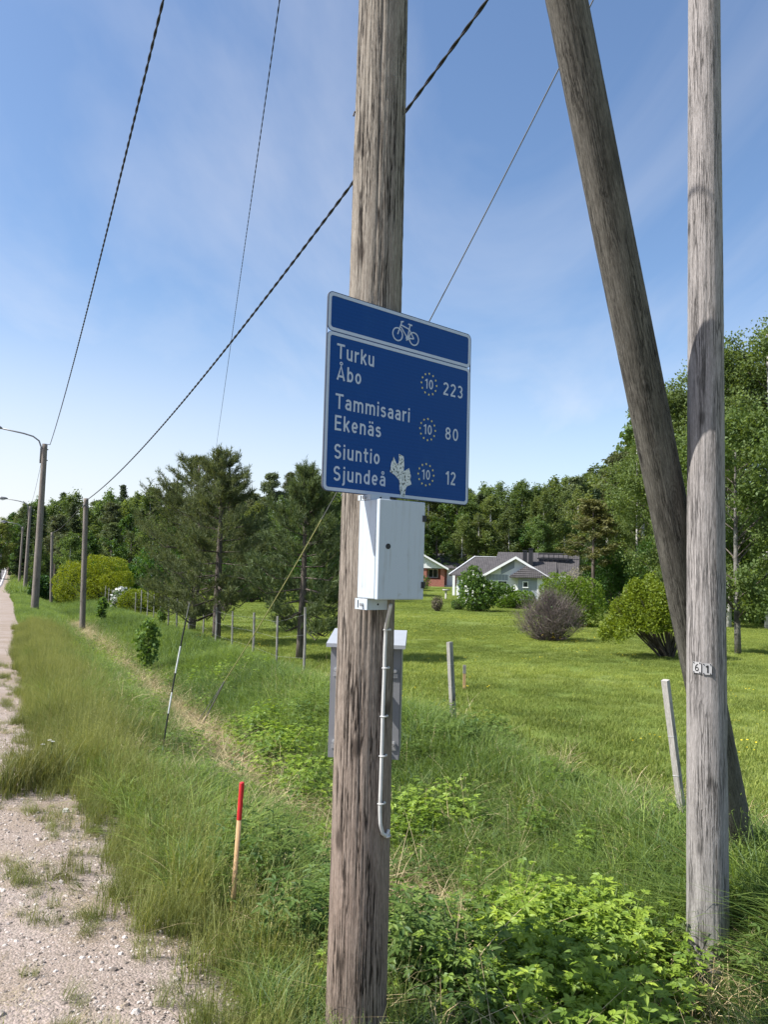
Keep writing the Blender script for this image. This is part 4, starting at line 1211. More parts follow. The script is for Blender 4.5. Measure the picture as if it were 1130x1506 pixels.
# ------------------------------------------------------------------ meter box
def _enamel():
    t = NT('white_enamel'); o = t.obj()
    st = t.noise(t.map(o, (1, 1, .06)), 60, 4, .6); gr = t.noise(o, 16, 6, .7)
    c = t.mix(t.math('MULTIPLY', t.rng(st, .52, .75), t.rng(gr, .35, .7), True), (.43, .485, .53), (.30, .31, .30))
    c = t.mix(t.rng(gr, .62, .74, 0, .5), c, (.26, .25, .22))
    return t.bsdf(c, .38, gr, .08, .001, 0, .4)
m_boxwhite = _enamel()
m_boxdark = plain('black_plastic', (.012, .012, .016), .5)
BA = R(35.5); BW, BH, BD = .217, .372, .135
b0 = at(559, 733.5, 2.84)
box = thing('meter_box', 'white steel meter box under the route sign on the brown pole', 'meter box', (b0[0], b0[1], b0[2] - BH), BA)
b = MB(); b.box((0, .022, 0), (BW, BD, BH)); body = b.build('body', m_boxwhite, box)
bv = body.modifiers.new('edge', 'BEVEL'); bv.width = .004; bv.segments = 2
b = MB(); b.box((0, 0, -.001), (BW, .0205, BH + .001)); door = b.build('door', m_boxwhite, box)
bv = door.modifiers.new('edge', 'BEVEL'); bv.width = .004; bv.segments = 2
b = MB(); b.tube([(.043, -.002, BH * .53), (.043, .002, BH * .53)], .0105, 18); b.build('lock', m_boxdark, door)
for z in (.055, BH - .062):
    b = MB(); b.box((BW - .013, -.004, z - .012), (BW + .004, .018, z + .012)); b.build('hinge', m_boxdark, door)
for (z0, z1) in ((-.042, -.001), (BH + .001, BH + .021)):
    b = MB(); b.box((.0, .066, z0), (.004, BD + .012, z1)); b.box((.0045, .066, z0), (BW * .43, .070, z1)); br = b.build('mounting_bracket', m_boxwhite, box)
    zc = (z0 + z1) / 2
    MB().tube([(-.001, .094, zc), (-.012, .094, zc - .002)], .007, 10).build('bolt', m_zinc, br)
    MB().box((-.0012, .124, max(zc - .014, z0 + .002)), (-.0002, .129, min(zc + .014, z1 - .002))).build('slot', m_boxdark, br)
    MB().tube([(.05, .0665, zc), (.05, .0652, zc)], .0042, 10).build('screw_hole', m_boxdark, br)

# cable from the box down the pole
def on_pole(px, py, off=.009):
    r = ray(px, py); o = EYE[:2] - MAIN
    rad = .108
    for _ in range(4):
        a = r[0] ** 2 + r[1] ** 2; bq = 2 * (o @ r[:2]); c = o @ o - (rad + off) ** 2
        disc = bq * bq - 4 * a * c
        t = (-bq - math.sqrt(max(disc, 0))) / (2 * a) if disc > 0 else -bq / (2 * a)
        rad = main_r(EYE[2] + r[2] * t)
    return EYE + r * t
pc = [on_pole(px, py) for px, py in ((567.5, 925), (566, 960), (565, 1000), (563, 1053), (561.5, 1110), (560, 1160), (559, 1190), (559.5, 1212), (563, 1226), (569, 1229), (572, 1220))]
pc = [at(575, 889, 2.93), at(571, 908, 2.97)] + pc
m_cable = plain('grey_cable', (.52, .52, .50), .5)
cable = thing('supply_cable', 'pale grey cable clipped down the brown pole below the meter box', 'cable', pc[6])
pcs = np.array(pc)
tt = np.linspace(0, len(pcs) - 1, 60); ii = np.arange(len(pcs))
pcs = np.stack([np.interp(tt, ii, pcs[:, k]) for k in range(3)], 1)
MB().tube(pcs - np.array(cable.location), .0072, 10).build('cable_sheath', m_cable, cable, True)
for py, px in ((926, 567.5), (982, 565.5), (1053, 563), (1111, 561.5), (1181, 559.3), (1229, 568)):
    q = on_pole(px, py, .004) - np.array(cable.location)
    an = math.atan2(q[1] + cable.location[1] - MAIN[1], q[0] + cable.location[0] - MAIN[0])
    nx = np.array([math.cos(an), math.sin(an), 0]); tx = np.array([-math.sin(an), math.cos(an), 0])
    b = MB()
    b.tube([q + tx * .017 - nx * .004, q + tx * .010 + nx * .012, q - tx * .000 + nx * .0145, q - tx * .010 + nx * .012, q - tx * .011 - nx * .004], .0035, 6)
    b.tube([q + tx * .018, q + tx * .018 + nx * .008], .005, 8)
    b.build('cable_clip', m_cable, cable, True)

# ------------------------------------------------------------------ grey cabinet behind the pole
m_cab = plain('grey_cabinet_paint', (.22, .225, .24), .5, var=.05)
m_cab2 = plain('grey_cabinet_lid', (.32, .34, .37), .45, var=.05)
cq = at(540, 945, 3.44)
cab = thing('cable_cabinet', 'grey metal cable cabinet with pale lid mounted behind the brown pole', 'cabinet', (cq[0], cq[1], cq[2] - .50), R(-3))
MB().box((-.150, .05, .0), (.150, .23, .497)).build('housing', m_cab, cab)
for sx in (-1, 1):
    b = MB(); x = sx * .152
    b.box((min(x, x + sx * .004), -.03, .005), (max(x, x + sx * .004), .22, .485))
    b.box((min(x - sx * .042, x - sx * .001), -.0345, .005), (max(x - sx * .042, x - sx * .001), -.0305, .485))
    b.build('side_flange', m_cab, cab)
    for z in (.075, .385):
        c = MB(); c.tube([(x - sx * .022, -.034, z), (x - sx * .022, -.047, z)], .009, 6); c.tube([(x - sx * .022, -.045, z), (x - sx * .022, -.062, z)], .005, 8); c.box((x - sx * .022 - .011, -.040, z - .030), (x - sx * .022 + .011, -.036, z - .012)); c.build('bolt', m_zinc, cab)
b = MB(); b.add([(-.172, -.075, .500), (.172, -.075, .500), (.172, .24, .540), (-.172, .24, .540), (-.172, -.075, .484), (.172, -.075, .484), (.172, .24, .484), (-.172, .24, .484)],
                [(0, 1, 2, 3), (7, 6, 5, 4), (0, 4, 5, 1), (1, 5, 6, 2), (2, 6, 7, 3), (3, 7, 4, 0)]); b.build('lid', m_cab2, cab)
for z in (.12, .36): MB().box((-.03, -.23, z), (.03, .049, z + .03)).build('support_arm', m_cab, cab)

# ------------------------------------------------------------------ stakes, rods, posts
m_stake = wood('raw_stake_wood', (.50, .31, .14), (.52, .33, .155), (.33, .20, .09), 0, 1, .2, 0, .2)
m_red = plain('red_paint', (.52, .02, .022), .5, var=.15)
m_bleached = wood('bleached_wood', (.50, .47, .43), (.56, .53, .50), (.22, .20, .18), 0, 1, .9)
m_postgrey = wood('grey_post_wood', (.33, .32, .285), (.37, .355, .325), (.11, .105, .095), 0, 1, .9)
def lean_thing(name, label, cat, base, top, group=None):
    t = thing(name, label, cat, base, 0, group)
    t.rotation_mode = 'QUATERNION'
    t.rotation_quaternion = Vector(np.asarray(top) - np.asarray(base)).to_track_quat('Z', 'Y')
    return t, float(np.linalg.norm(np.asarray(top) - np.asarray(base)))

B = at(340, 1362, 4.1); T = at(356, 1150, 4.13)
t, L = lean_thing('marker_stake', 'thin wooden stake with red painted top in the ditch grass', 'stake', B, T)
MB().tube([(0, 0, -.2), (0, 0, L - .19)], .0125, 14).build('shaft', m_stake, t, True)
c = MB(); c.tube([(0, 0, L - .19), (0, 0, L - .004), (0, 0, L)], [.0132, .0132, .0108], 14); c.build('red_top', m_red, t)

B = at(236, 1122, 8.0); T = at(279, 886, 8.15)
t, L = lean_thing('snow_marker_rod', 'slim black and white banded rod leaning in the ditch grass', 'marker rod', B, T)
m_rodblack = plain('rod_black', (.015, .015, .017), .5); m_rodwhite = plain('rod_white', (.66, .67, .66), .5); m_rodgrey = plain('rod_grey', (.16, .16, .15), .6)
bend = lambda q: np.array([.035 * math.sin(q * 3.1), 0, q * L])
for (a, b_, m) in ((-.12, .10, m_rodwhite), (.10, .30, m_rodblack), (.30, .43, m_rodwhite), (.43, .55, m_rodblack), (.55, .72, m_rodwhite), (.72, .90, m_rodblack), (.90, 1.0, m_rodgrey)):
    MB().tube([bend(q) for q in np.linspace(a, b_, 4)], .0085 if m is not m_rodgrey else .006, 8).build('band', m, t)

B = at(1006, 1214, 5.9); T = at(979, 1000, 5.75)
t, L = lean_thing('fence_stake', 'bleached white wooden post leaning left of the silver pole', 'post', B, T)
c = MB(); c.box((-.024, -.020, -.25), (.024, .020, L)); c.build('shaft', m_bleached, t)
for q in (.35, .62): MB().tube([(-.0245, -.0215, L * q), (.0245, -.0215, L * q + .006), (.026, .0215, L * q), (-.026, .0215, L * q), (-.0245, -.0215, L * q)], .0015, 4).build('wire_tie', m_zinc, t)
B = hit(668, 1082); T = at(661.5, 944, B[1])
t, L = lean_thing('fence_stake', 'grey square post with dark shaded side beside the cabinet, ringed by nettles', 'post', B, T)
c = MB(); c.box((-.028, -.028, -.2), (.028, .028, L)); c.build('shaft', m_postgrey, t)
for q in (.28, .52, .76): MB().tube([(-.029, -.029, L * q), (.029, -.029, L * q), (.029, .029, L * q), (-.029, .029, L * q), (-.029, -.029, L * q)], .0015, 4).build('wire_tie', m_zinc, t)
t.rotation_quaternion = t.rotation_quaternion @ Matrix.Rotation(R(38), 3, 'Z').to_quaternion()
B = hit(683, 1016); T = at(683.5, 978, B[1])
t, L = lean_thing('survey_peg', 'short pale peg with dark weathered top on the lawn right of the grey post', 'peg', B, T)
MB().box((-.022, -.022, -.1), (.022, .022, L * .68)).build('shaft', m_stake, t)
MB().box((-.024, -.024, L * .68), (.024, .024, L)).build('dark_top', m_postgrey, t)

# wire fence: posts as parts
f0 = hit(446, 1000)
fence = thing('wire_fence', 'wire fence of thin grey posts running along the bank to the telephone pole', 'fence', f0)
fp = []
for (px, yb, yt) in ((446, 1000, 893), (406, 990, 906), (372, 972, 901), (340.5, 960, 899), (317, 951, 893), (298.5, 937, 887), (277, 932, 884), (260, 931, 880), (247, 928, 879), (235, 917, 876), (226, 910, 874)):
    b = hit(px, yb); fp.append((b, at(px + (yb - yt) * .03, yt, b[1])))
uvf = [uv_of(b[0], b[1]) for b, _ in fp]
ul, vl = uvf[-1]
us_, vs_ = np.array([q[0] for q in uvf]), np.array([q[1] for q in uvf])
print('fence u', us_.round(2), 'v', vs_.round(1))
v = vl + 1.7
while v < vl + 27:
    x, y = xy_of(ul - .012 * (v - vl), v); z = gz(x, y)
    fp.append((np.array([x, y, z]), np.array([x, y, z + random.uniform(.95, 1.2)]))); v += random.uniform(1.5, 2.0)
for k, (b, tp) in enumerate(fp):
    d = tp - b; H_ = np.linalg.norm(d)
    lean = np.array([random.uniform(-.03, .03), random.uniform(-.03, .03), 0])
    pm = MB(); r_ = random.uniform(.022, .029)
    pm.tube([b - f0 - [0, 0, .3], b - f0 + d * .5 + lean * .5, tp - f0 + lean * 0], [r_, r_, r_ * .95], 7); pm.build('fence_post', m_postgrey, fence)
for hq in (.30, .62, .9):
    pts = [b + (tp - b) * hq - f0 + np.array([0, -.03, 0]) for b, tp in fp]
    MB().tube(pts, .0013, 4).build('wire', m_zinc, fence)

# ------------------------------------------------------------------ street lamps, telephone poles, wires
m_lamp = plain('lamp_grey', (.22, .225, .23), .5, .4)
m_lens = NT('lamp_lens'); m_lens.bsdf((.55, .56, .56), .25); m_lens = m_lens.m
lamp_proto = []
def street_lamp(p, top, scale_r, label, first):
    Lh = top[2] - p[2]
    d = thing('street_lamp', label, 'street lamp', p, TU, 'street lamps along the road')
    lx = (top[0] - p[0]) * NU[0] + (top[1] - p[1]) * NU[1]; ly = (top[0] - p[0]) * DV[0] + (top[1] - p[1]) * DV[1]
    me = pole_mesh(Lh + .5, .17, .115, 24, 40, 9, 10, .006); me.materials.append(m_farpole)
    s = link('pole_shaft', me, d, (0, 0, -.5))
    q = Vector((lx, ly, Lh)).to_track_quat('Z', 'Y'); s.rotation_mode = 'QUATERNION'; s.rotation_quaternion = q
    A = np.array([lx, ly, Lh])
    a = MB(); a.tube([A + [-.15, 0, -.9], A + [-.15, 0, -.15], A + [-.25, 0, .12], A + [-.5, 0, .3], A + [-.9, 0, .40], A + [-1.9, 0, .55]], .035, 8); a.build('arm', m_lamp, d, True)
    for zz in (-.75, -.25): MB().tube([A + [-.19, 0, zz], A + [.16, 0, zz]], .03, 6).build('arm_clamp', m_lamp, d)
    h = MB(); h.tube([A + [-1.8, 0, .55], A + [-1.95, 0, .58], A + [-2.3, 0, .60], A + [-2.55, 0, .58]], [.04, .10, .12, .05], 10); hd = h.build('lamp_head', m_lamp, d, True)
    MB().tube([A + [-2.0, 0, .52], A + [-2.2, 0, .47], A + [-2.45, 0, .52]], [.05, .085, .05], 8).build('lens', m_lens, hd, True)
    return d
lamps = []
for i, (px, yb, pxt, yt, dist, lab) in enumerate(((51, 892, 66, 653, 35, 'nearest street lamp with its arm reaching out over the road'), (36.4, 869, 44.6, 744.6, 67, 'second street lamp along the road'),
                                             (27.9, 860.6, 33.7, 775, 97, 'third street lamp along the road'), (24.4, 853, 29, 789, 127, 'fourth and farthest clearly seen street lamp'))):
    p = at(px, yb, dist); tp = at(pxt, yt, dist); g = gz(p[0], p[1]); p[2] = min(p[2], g)
    lamps.append((p, tp)); street_lamp(p, tp, 1, lab, i == 0)

tel = []
for (px, yb, pxt, yt, dist, lab) in ((123, 897, 127, 733, 28, 'near telephone pole in front of the dome shrub'), (76.5, 869, 77, 783, 53, 'far short telephone pole between the street lamp and the dome shrub')):
    p = at(px, yb, dist); tp = at(pxt, yt, dist); p[2] = min(p[2], gz(p[0], p[1]))
    t = thing('telephone_pole', lab, 'telephone pole', p, 0, 'telephone poles on the bank')
    Lh = tp[2] - p[2]
    me = pole_mesh(Lh + .4, .105, .085, 24, 40, 12 + len(tel), 10, .005); me.materials.append(m_farpole)
    s = link('pole_shaft', me, t, (0, 0, -.4)); s.rotation_mode = 'QUATERNION'; s.rotation_quaternion = Vector((tp[0] - p[0], tp[1] - p[1], Lh)).to_track_quat('Z', 'Y')
    A = tp - p
    MB().tube([A + [-.12, -.02, -.35], A + [.0, -.11, -.22], A + [.12, -.02, -.35]], .02, 6).build('cable_bracket', m_lamp, t)
    tel.append((p, tp))

m_wire = plain('black_cable', (.012, .012, .014), .5)
def plane_pts(pix, A, B):
    """points of a wire seen at the given pixels, hanging in the upright plane through A and B"""
    d = np.array([B[0] - A[0], B[1] - A[1]]); nn = np.array([-d[1], d[0]])
    out = []
    for px, py in pix:
        r = ray(px, py); t = (nn @ (np.asarray(A)[:2] - EYE[:2])) / (nn @ r[:2]); out.append(EYE + r * t)
    return np.array(out)
def smooth_curve(P, n=80):
    """a low-order curve along a hanging wire (no kinks)"""
    s = np.concatenate([[0], np.cumsum(np.linalg.norm(np.diff(P[:, :2], axis=0), axis=1))]); s /= s[-1]
    q = np.linspace(0, 1, n)
    return np.stack([np.polyval(np.polyfit(s, P[:, k], 1 if k < 2 else 2), q) for k in range(3)], 1)
def twisted(P, rad, pitch, mat, parent, name='strand', ns=2, gap=1.0):
    s = np.concatenate([[0], np.cumsum(np.linalg.norm(np.diff(P, axis=0), axis=1))])
    n = int(s[-1] / pitch * 10) + 20; q = np.linspace(0, s[-1], n)
    C = np.stack([np.interp(q, s, P[:, k]) for k in range(3)], 1)
    T = unit(np.gradient(C, axis=0)); X = unit(np.cross(T, [0, 0, 1.])); Y = np.cross(T, X)
    for k in range(ns):
        a = 2 * math.pi * q / pitch + 2 * math.pi * k / ns
        MB().tube(C + gap * rad * (np.cos(a)[:, None] * X + np.sin(a)[:, None] * Y), rad, 6).build(name, mat, parent, True)

# thick twisted telephone cable from the near telephone pole to the silver pole
A3, B3 = np.array([tel[0][1][0], tel[0][1][1]]), P61
pts = plane_pts([(127, 735), (150, 719), (240, 626), (340, 501), (430, 386), (520, 267), (597, 163), (650, 94), (720, 0)], A3, B3)
P_ = smooth_curve(pts)
P_ = np.concatenate([P_, P_[-1:] + (P_[-1] - P_[-2]) * np.linspace(.5, 12, 8)[:, None]])
P_ = P_[P_[:, 1] > P61[1] + .02]
t = thing('telephone_cable', 'thick black twisted cable rising from the near telephone pole past the brown pole', 'cable', P_[0])
twisted(P_ - P_[0], .0105, .42, m_wire, t, gap=.75)
A4, B4 = tel[0][1], tel[1][1]
q = np.linspace(0, 1, 30)[:, None]
P_ = A4 * (1 - q) + B4 * q - np.array([0, 0, 1.]) * 1.0 * q * (1 - q)
t = thing('telephone_cable', 'sagging black cable between the two telephone poles', 'cable', P_[0])
MB().tube(P_ - P_[0], .013, 6).build('strand', m_wire, t)
# lamp feed cable
la = lamps[0][1]
x1, y1 = xy_of(.9, -8)
pts = plane_pts([(72, 660), (88, 602), (110, 528), (150, 381), (175, 270), (197, 170), (225, 60), (240, 0)], la, np.array([x1, y1]))
P_ = smooth_curve(pts)
P_ = np.concatenate([la[None], P_[3:], P_[-1:] + (P_[-1] - P_[-2]) * np.linspace(1, 12, 8)[:, None]])
t = thing('lamp_feed_cable', 'black twisted overhead cable running to the top of the nearest street lamp', 'cable', P_[0])
twisted(P_ - P_[0], .008, .34, m_wire, t, gap=.75)
for i in range(3):
    q = np.linspace(0, 1, 24)[:, None]
    P_ = lamps[i][1] * (1 - q) + lamps[i + 1][1] * q - np.array([0, 0, 1.]) * 1.6 * q * (1 - q)
    t = thing('lamp_feed_cable', ('overhead cable sagging from the nearest to the second street lamp', 'overhead cable sagging from the second to the third street lamp', 'overhead cable sagging from the third to the fourth street lamp')[i], 'cable', P_[0], 0, 'overhead cables between street lamps')
    MB().tube(P_ - P_[0], .009, 5).build('strand', m_wire, t)
# thin wire down to the wood
pts = []
for px, py in ((412, 0), (396, 110), (375, 250), (345, 470), (330, 575), (316, 672)):
    r = ray(px, py); tq = 7.4 / r[2]; pts.append(EYE + r * tq)
pts = np.array(pts); P_ = smooth_curve(pts)
P_ = np.concatenate([P_[:1] - (P_[1] - P_[0]) * np.linspace(8, .5, 8)[:, None], P_])
t = thing('overhead_wire', 'thin dark wire rising above the fence-side pair of pines', 'wire', P_[-1])
twisted(P_ - P_[-1], .0052, .4, m_wire, t)
# guy wire of the silver pole
ga = hit(287, 1072)
pts = plane_pts([(287, 1072), (350, 962), (420, 850), (490, 741), (636, 471), (720, 310), (770, 205), (820, 105), (862, 12)], ga, P61)
P_ = smooth_curve(pts)
P_ = np.concatenate([P_, P_[-1:] + (P_[-1] - P_[-2]) * np.linspace(.5, 40, 20)[:, None]])
P_ = P_[(P_[:, 0] < P61[0] - .08)]
m_guy = plain('dull_steel_wire', (.13, .13, .13), .7)
guy = thing('guy_wire', 'thin guy wire from the silver pole down to the ditch with a yellow lower sleeve', 'guy wire', P_[0])
MB().tube(P_ - P_[0], .005, 8).build('wire', m_guy, guy, True)
m_sleeve = plain('yellow_sleeve', (.27, .26, .10), .5, var=.2)
sl = P_[(P_[:, 2] < 2.2) & (P_[:, 2] > .05)]
MB().tube(sl - P_[0], .0064, 8).build('sleeve', m_sleeve, guy)
MB().tube([np.array([0, 0, -.2]), (sl[0] - P_[0]) * 1.02], .011, 6).build('anchor_rod', m_rodgrey, guy)

# ------------------------------------------------------------------ grass, weeds, stones
m_tall = leaf('tall_grass', (.060, .120, .024), (.235, .320, .066), .40, .03, instanced=True)
m_olive = leaf('seeding_grass', (.095, .132, .034), (.250, .265, .092), .34, .012, instanced=True)
m_lawn = leaf('lawn_grass', (.118, .175, .030), (.285, .325, .085), .36, .012, instanced=True)
m_straw = leaf('dry_straw', (.30, .225, .115), (.60, .50, .29), .15, .03, (1, 1, 1), instanced=True)
m_weed = leaf('weed_leaves', (.105, .190, .018), (.30, .41, .050), .44, .03, instanced=True)
m_nettle = leaf('nettle_leaves', (.055, .115, .022), (.165, .235, .052), .38, .02, instanced=True)
m_yellow_fl = leaf('buttercup', (.65, .50, .02), (.78, .62, .03), .2, .02, (1, 1, .6), instanced=True)

def clump(name, n, h, spread, w, bend, m, seed, segs=4, heads=0, hw=.6, tint_fn=None):
    """a tuft of arching blades"""
    rng = np.random.default_rng(seed)
    V = []; T = []
    root = np.concatenate([rng.uniform(-spread, spread, (n, 2)), np.zeros((n, 1))], 1)
    a = rng.uniform(0, 6.283, n); hh = h * rng.uniform(.45, 1.1, n); be = bend * rng.uniform(.15, 1.25, n) * hh
    D = np.stack([np.cos(a), np.sin(a), np.zeros(n)], 1); Sd = np.stack([-np.sin(a), np.cos(a), np.zeros(n)], 1)
    tw = rng.uniform(-.8, .8, n)
    Sd = unit(Sd * np.cos(tw)[:, None] + D * np.sin(tw)[:, None])
    ww = w * rng.uniform(.6, 1.3, n)
    tint = rng.uniform(0, 1, n)
    def pos(q): return root + D * (be * q ** 2)[:, None] + np.array([0, 0, 1.]) * (hh * (q - .28 * bend * q ** 2.4))[:, None]
    for i in range(segs):
        q0, q1 = i / segs, (i + 1) / segs
        w0, w1 = ww * (1 - q0 ** 2) ** .6, ww * (1 - q1 ** 2) ** .6 if i < segs - 1 else ww * .02
        p0, p1 = pos(q0), pos(q1)
        V.append(np.stack([p0 - Sd * w0[:, None] / 2, p0 + Sd * w0[:, None] / 2, p1 + Sd * w1[:, None] / 2, p1 - Sd * w1[:, None] / 2], 1))
        T.append(np.repeat(tint[:, None], 4, 1))
    V = np.concatenate(V).reshape(-1, 3); T = np.concatenate(T).reshape(-1)
    if heads:
        k = rng.choice(n, heads); top = (root + D * (be * .6)[:, None] + np.array([0, 0, 1.]) * (hh * 1.15)[:, None])[k]
        HV, HT = leaves(top, 9, h * .016, h * .035, h * .007, rng, 1.2, 3.2)
        st = rng.uniform(0, 6.283, heads); sx = np.stack([np.cos(st), np.sin(st), np.zeros(heads)], 1) * w * .22
        SV = np.stack([root[k] - sx, root[k] + sx, top + sx * .6, top - sx * .6], 1).reshape(-1, 3)
        V = np.concatenate([V, HV, SV]); T = np.concatenate([T, np.clip(HT * .4 + .6, 0, 1), np.full(len(SV), .8)])
    return source(name, fast_mesh(name, V, 4, m, T))

def leaflet(c, d, s, nrm, L, W):
    """a folded pointed leaflet: 4 quads as two halves"""
    b = c; m1 = c + d * L * .38; tip = c + d * L
    up = nrm * W * .16
    return [b, m1 + s * W * .5 + up, m1 + d * L * .28 + s * W * .36 + up, tip, b, tip, m1 + d * L * .28 - s * W * .36 + up, m1 - s * W * .5 + up]

def weed(name, seed, h, nl, L, W, m, leaflets=5, nstem=3, spreadr=.10):
    rng = np.random.default_rng(seed); V = []; T = []
    for sidx in range(nstem):
        base = np.array([rng.normal() * spreadr, rng.normal() * spreadr, 0]); hs = h * rng.uniform(.65, 1.1)
        ln = np.array([rng.normal() * .12, rng.normal() * .12, 1.]); ln /= np.linalg.norm(ln)
        r = .0028; top = base + ln * hs
        V += [base - [r, 0, 0], base + [r, 0, 0], top + [r * .5, 0, 0], top - [r * .5, 0, 0]]; T += [.25] * 4
        V += [base - [0, r, 0], base + [0, r, 0], top + [0, r * .5, 0], top - [0, r * .5, 0]]; T += [.25] * 4
        for j in range(nl):
            q = .25 + .75 * (j + rng.uniform(0, .6)) / nl; q = min(q, 1.)
            a = j * 2.4 + rng.uniform(-.5, .5); o = base + ln * hs * q
            out = np.array([math.cos(a), math.sin(a), rng.uniform(.15, .7)]); out /= np.linalg.norm(out)
            pl = rng.uniform(.05, .11) * (1.25 - .5 * q) * h / .45; e = o + out * pl
            sd0 = unit(np.cross(out, [0, 0, 1.]))
            V += [o - sd0 * .0012, o + sd0 * .0012, e + sd0 * .0008, e - sd0 * .0008]; T += [.3] * 4
            tl = rng.uniform(.15, 1.)
            flat = np.array([out[0], out[1], rng.uniform(-.5, .15)]); flat /= np.linalg.norm(flat)
            nrm = unit(np.cross(sd0, flat)); nrm = nrm if nrm[2] > 0 else -nrm
            k = leaflets
            for i in range(k):
                if i == 0: dd, pos, sc = flat, e, 1.1
                else:
                    side = 1 if i % 2 else -1; lv = (i + 1) // 2
                    ang = side * (.75 + .25 * lv); dd = flat * math.cos(ang) + sd0 * math.sin(ang) * 1.0; pos = e - flat * L * .22 * (lv - .6); sc = 1.0 - .1 * lv
                dd = unit(dd + rng.normal(size=3) * .14); ss = unit(np.cross(nrm, dd))
                V += leaflet(pos, dd, ss, nrm, L * sc, W * sc); T += [np.clip(tl + rng.uniform(-.12, .12), 0, 1)] * 8
    return source(name, fast_mesh(name, np.array(V), 4, m, np.array(T)))

SRC_TALL = [clump('tall_tuft', 52, .50, .14, .0086, .85, m_tall, s, 4, 3) for s in (1, 2, 3)]
SRC_LONG = [clump('long_tuft', 54, .55, .12, .0088, 1.25, m_tall, s, 5, 0) for s in (4, 5)]
SRC_OLIVE = [clump('olive_tuft', 76, .32, .11, .0042, .6, m_olive, s, 3, 20) for s in (6, 7, 8)]
SRC_STRAW = [clump('straw_tuft', 46, .30, .18, .0036, 1.5, m_straw, s, 4, 2) for s in (9, 10)]
SRC_FAR = [clump('far_tuft', 60, .46, .28, .016, .7, m_tall, s, 3, 6) for s in (11, 12)]
SRC_LAWN = [clump('lawn_tuft', 130, .060, .19, .0046, .9, m_lawn, s, 2) for s in (13, 14, 15)]
SRC_LAWNF = [clump('lawn_far_tuft', 130, .060, .45, .013, .9, m_lawn, s, 2) for s in (16, 17)]
SRC_WEED = [weed('leafy_weed', s, .42, 13, .042, .021, m_weed, 5, 3) for s in (21, 22, 23, 24)]
SRC_NETTLE = [weed('nettle', s, .46, 13, .055, .021, m_nettle, 3, 3, .07) for s in (25, 26, 27)]

def sample(n, u0, u1, v0, v1, keep=None, margin=420, vpow=1.0, dmax=None):
    u = RNG.uniform(u0, u1, n); v = v0 + (v1 - v0) * RNG.uniform(0, 1, n) ** vpow
    x, y = xy_of(u, v); z = ground(u, v)
    d = np.stack([x, y, z], 1) - EYE; zz = d @ FWD
    px = CX + F_PX * (d @ RT) / np.maximum(zz, .1); py = CY - F_PX * (d @ UP) / np.maximum(zz, .1)
    ok = (zz > .5) & (px > -margin) & (px < 1130 + margin) & (py < 1506 + 700)
    if keep is not None: ok &= keep(u, v, x, y)
    return u[ok], v[ok], np.stack([x, y, z], 1)[ok]

def lownoise(u, v, f=1.0, ph=0.):
    return .5 + .25 * np.sin(u * 1.7 * f + 1.3 * np.sin(v * .9 * f + ph) + ph) + .25 * np.sin(v * 1.3 * f + 1.7 * np.sin(u * 1.1 * f - ph) + 2 * ph)

def put(name, P, src, s0, s1, hz=(.8, 1.25), tilt=.10, it=None, sfun=None):
    n = len(P)
    rot = np.stack([RNG.normal(size=n) * tilt, RNG.normal(size=n) * tilt, RNG.uniform(0, 6.283, n)], 1)
    s = RNG.uniform(s0, s1, n)
    if sfun is not None: s = s * sfun
    sc = np.stack([s, s, s * RNG.uniform(*hz, n)], 1)
    itv = np.clip(RNG.normal(.5, .22, n) if it is None else it + RNG.normal(size=n) * .15, 0, 1)
    return scatter(name, P, rot, sc, RNG.integers(0, len(src), n), itv, src)

MAINUV = uv_of(*MAIN)
def near_pole(x, y, r, P0): return (x - P0[0]) ** 2 + (y - P0[1]) ** 2 < r * r
THICK = [(1.02, 4.30, .50, .58), (.90, 3.75, .48, .45), (.95, 3.35, .30, .22)]
def in_thicket(x, y): 
    r = np.zeros_like(x, bool)
    for (cx_, cy_, a, b) in THICK: r |= ((x - cx_) / a) ** 2 + ((y - cy_) / b) ** 2 < 1
    return r
camfree = lambda x, y: x * x + y * y > 1.25 ** 2

# seeding olive grass on the shoulder edge
u, v, P = sample(9000, -.1, 1.5, .8, 26, lambda u, v, x, y: (u > gravel_edge(v) - .02 + .17 * RNG.uniform(-1, 1, len(u))) & camfree(x, y) & ~near_pole(x, y, .17, MAIN)
                 & (RNG.uniform(size=len(u)) < np.clip(1.2 - 1.15 * (u - .3), .08, 1)))
put('seeding_grass', P, SRC_OLIVE, .75, 1.2, it=.35 + .4 * lownoise(u, v, 1.4), sfun=np.where(u < gravel_edge(v) + .22, .6, 1.) * np.where(v < 2.6, .8, 1.))
# tall grass of the ditch slopes
u, v, P = sample(17000, .4, 4.9, .9, 17, lambda u, v, x, y: camfree(x, y) & ~near_pole(x, y, .20, MAIN) & ~near_pole(x, y, .14, P61) & (u > gravel_edge(v) + .16)
                 & ~(in_thicket(x, y) & (RNG.uniform(size=len(u)) < .75)) & (RNG.uniform(size=len(u)) > .95 * np.exp(-((u - 2.4) / .38) ** 2)) )
hf = np.clip(.42 + .16 * (u - .4), .4, .8) * (1 - .45 * sstep(4.2, 5., u)) * (.72 + .56 * lownoise(u, v, .9)) * (1 - .35 * np.exp(-((u - 2.2) / .6) ** 2))
for (fx, fy, fr, fs) in ((-.80, 3.95, .32, .75), (-.75, 3.6, .3, .5), (1.72, 4.0, .38, .62), (1.62, 3.7, .35, .5), (-2.3, 7.6, .45, .6)):
    hf = hf * (1 - fs * np.exp(-(((P[:, 0] - fx) ** 2 + (P[:, 1] - fy) ** 2) / fr ** 2)))
put('tall_grass', P, SRC_TALL + SRC_LONG, .75, 1.15, it=.2 + .5 * lownoise(u, v, .8, 1.), sfun=hf)
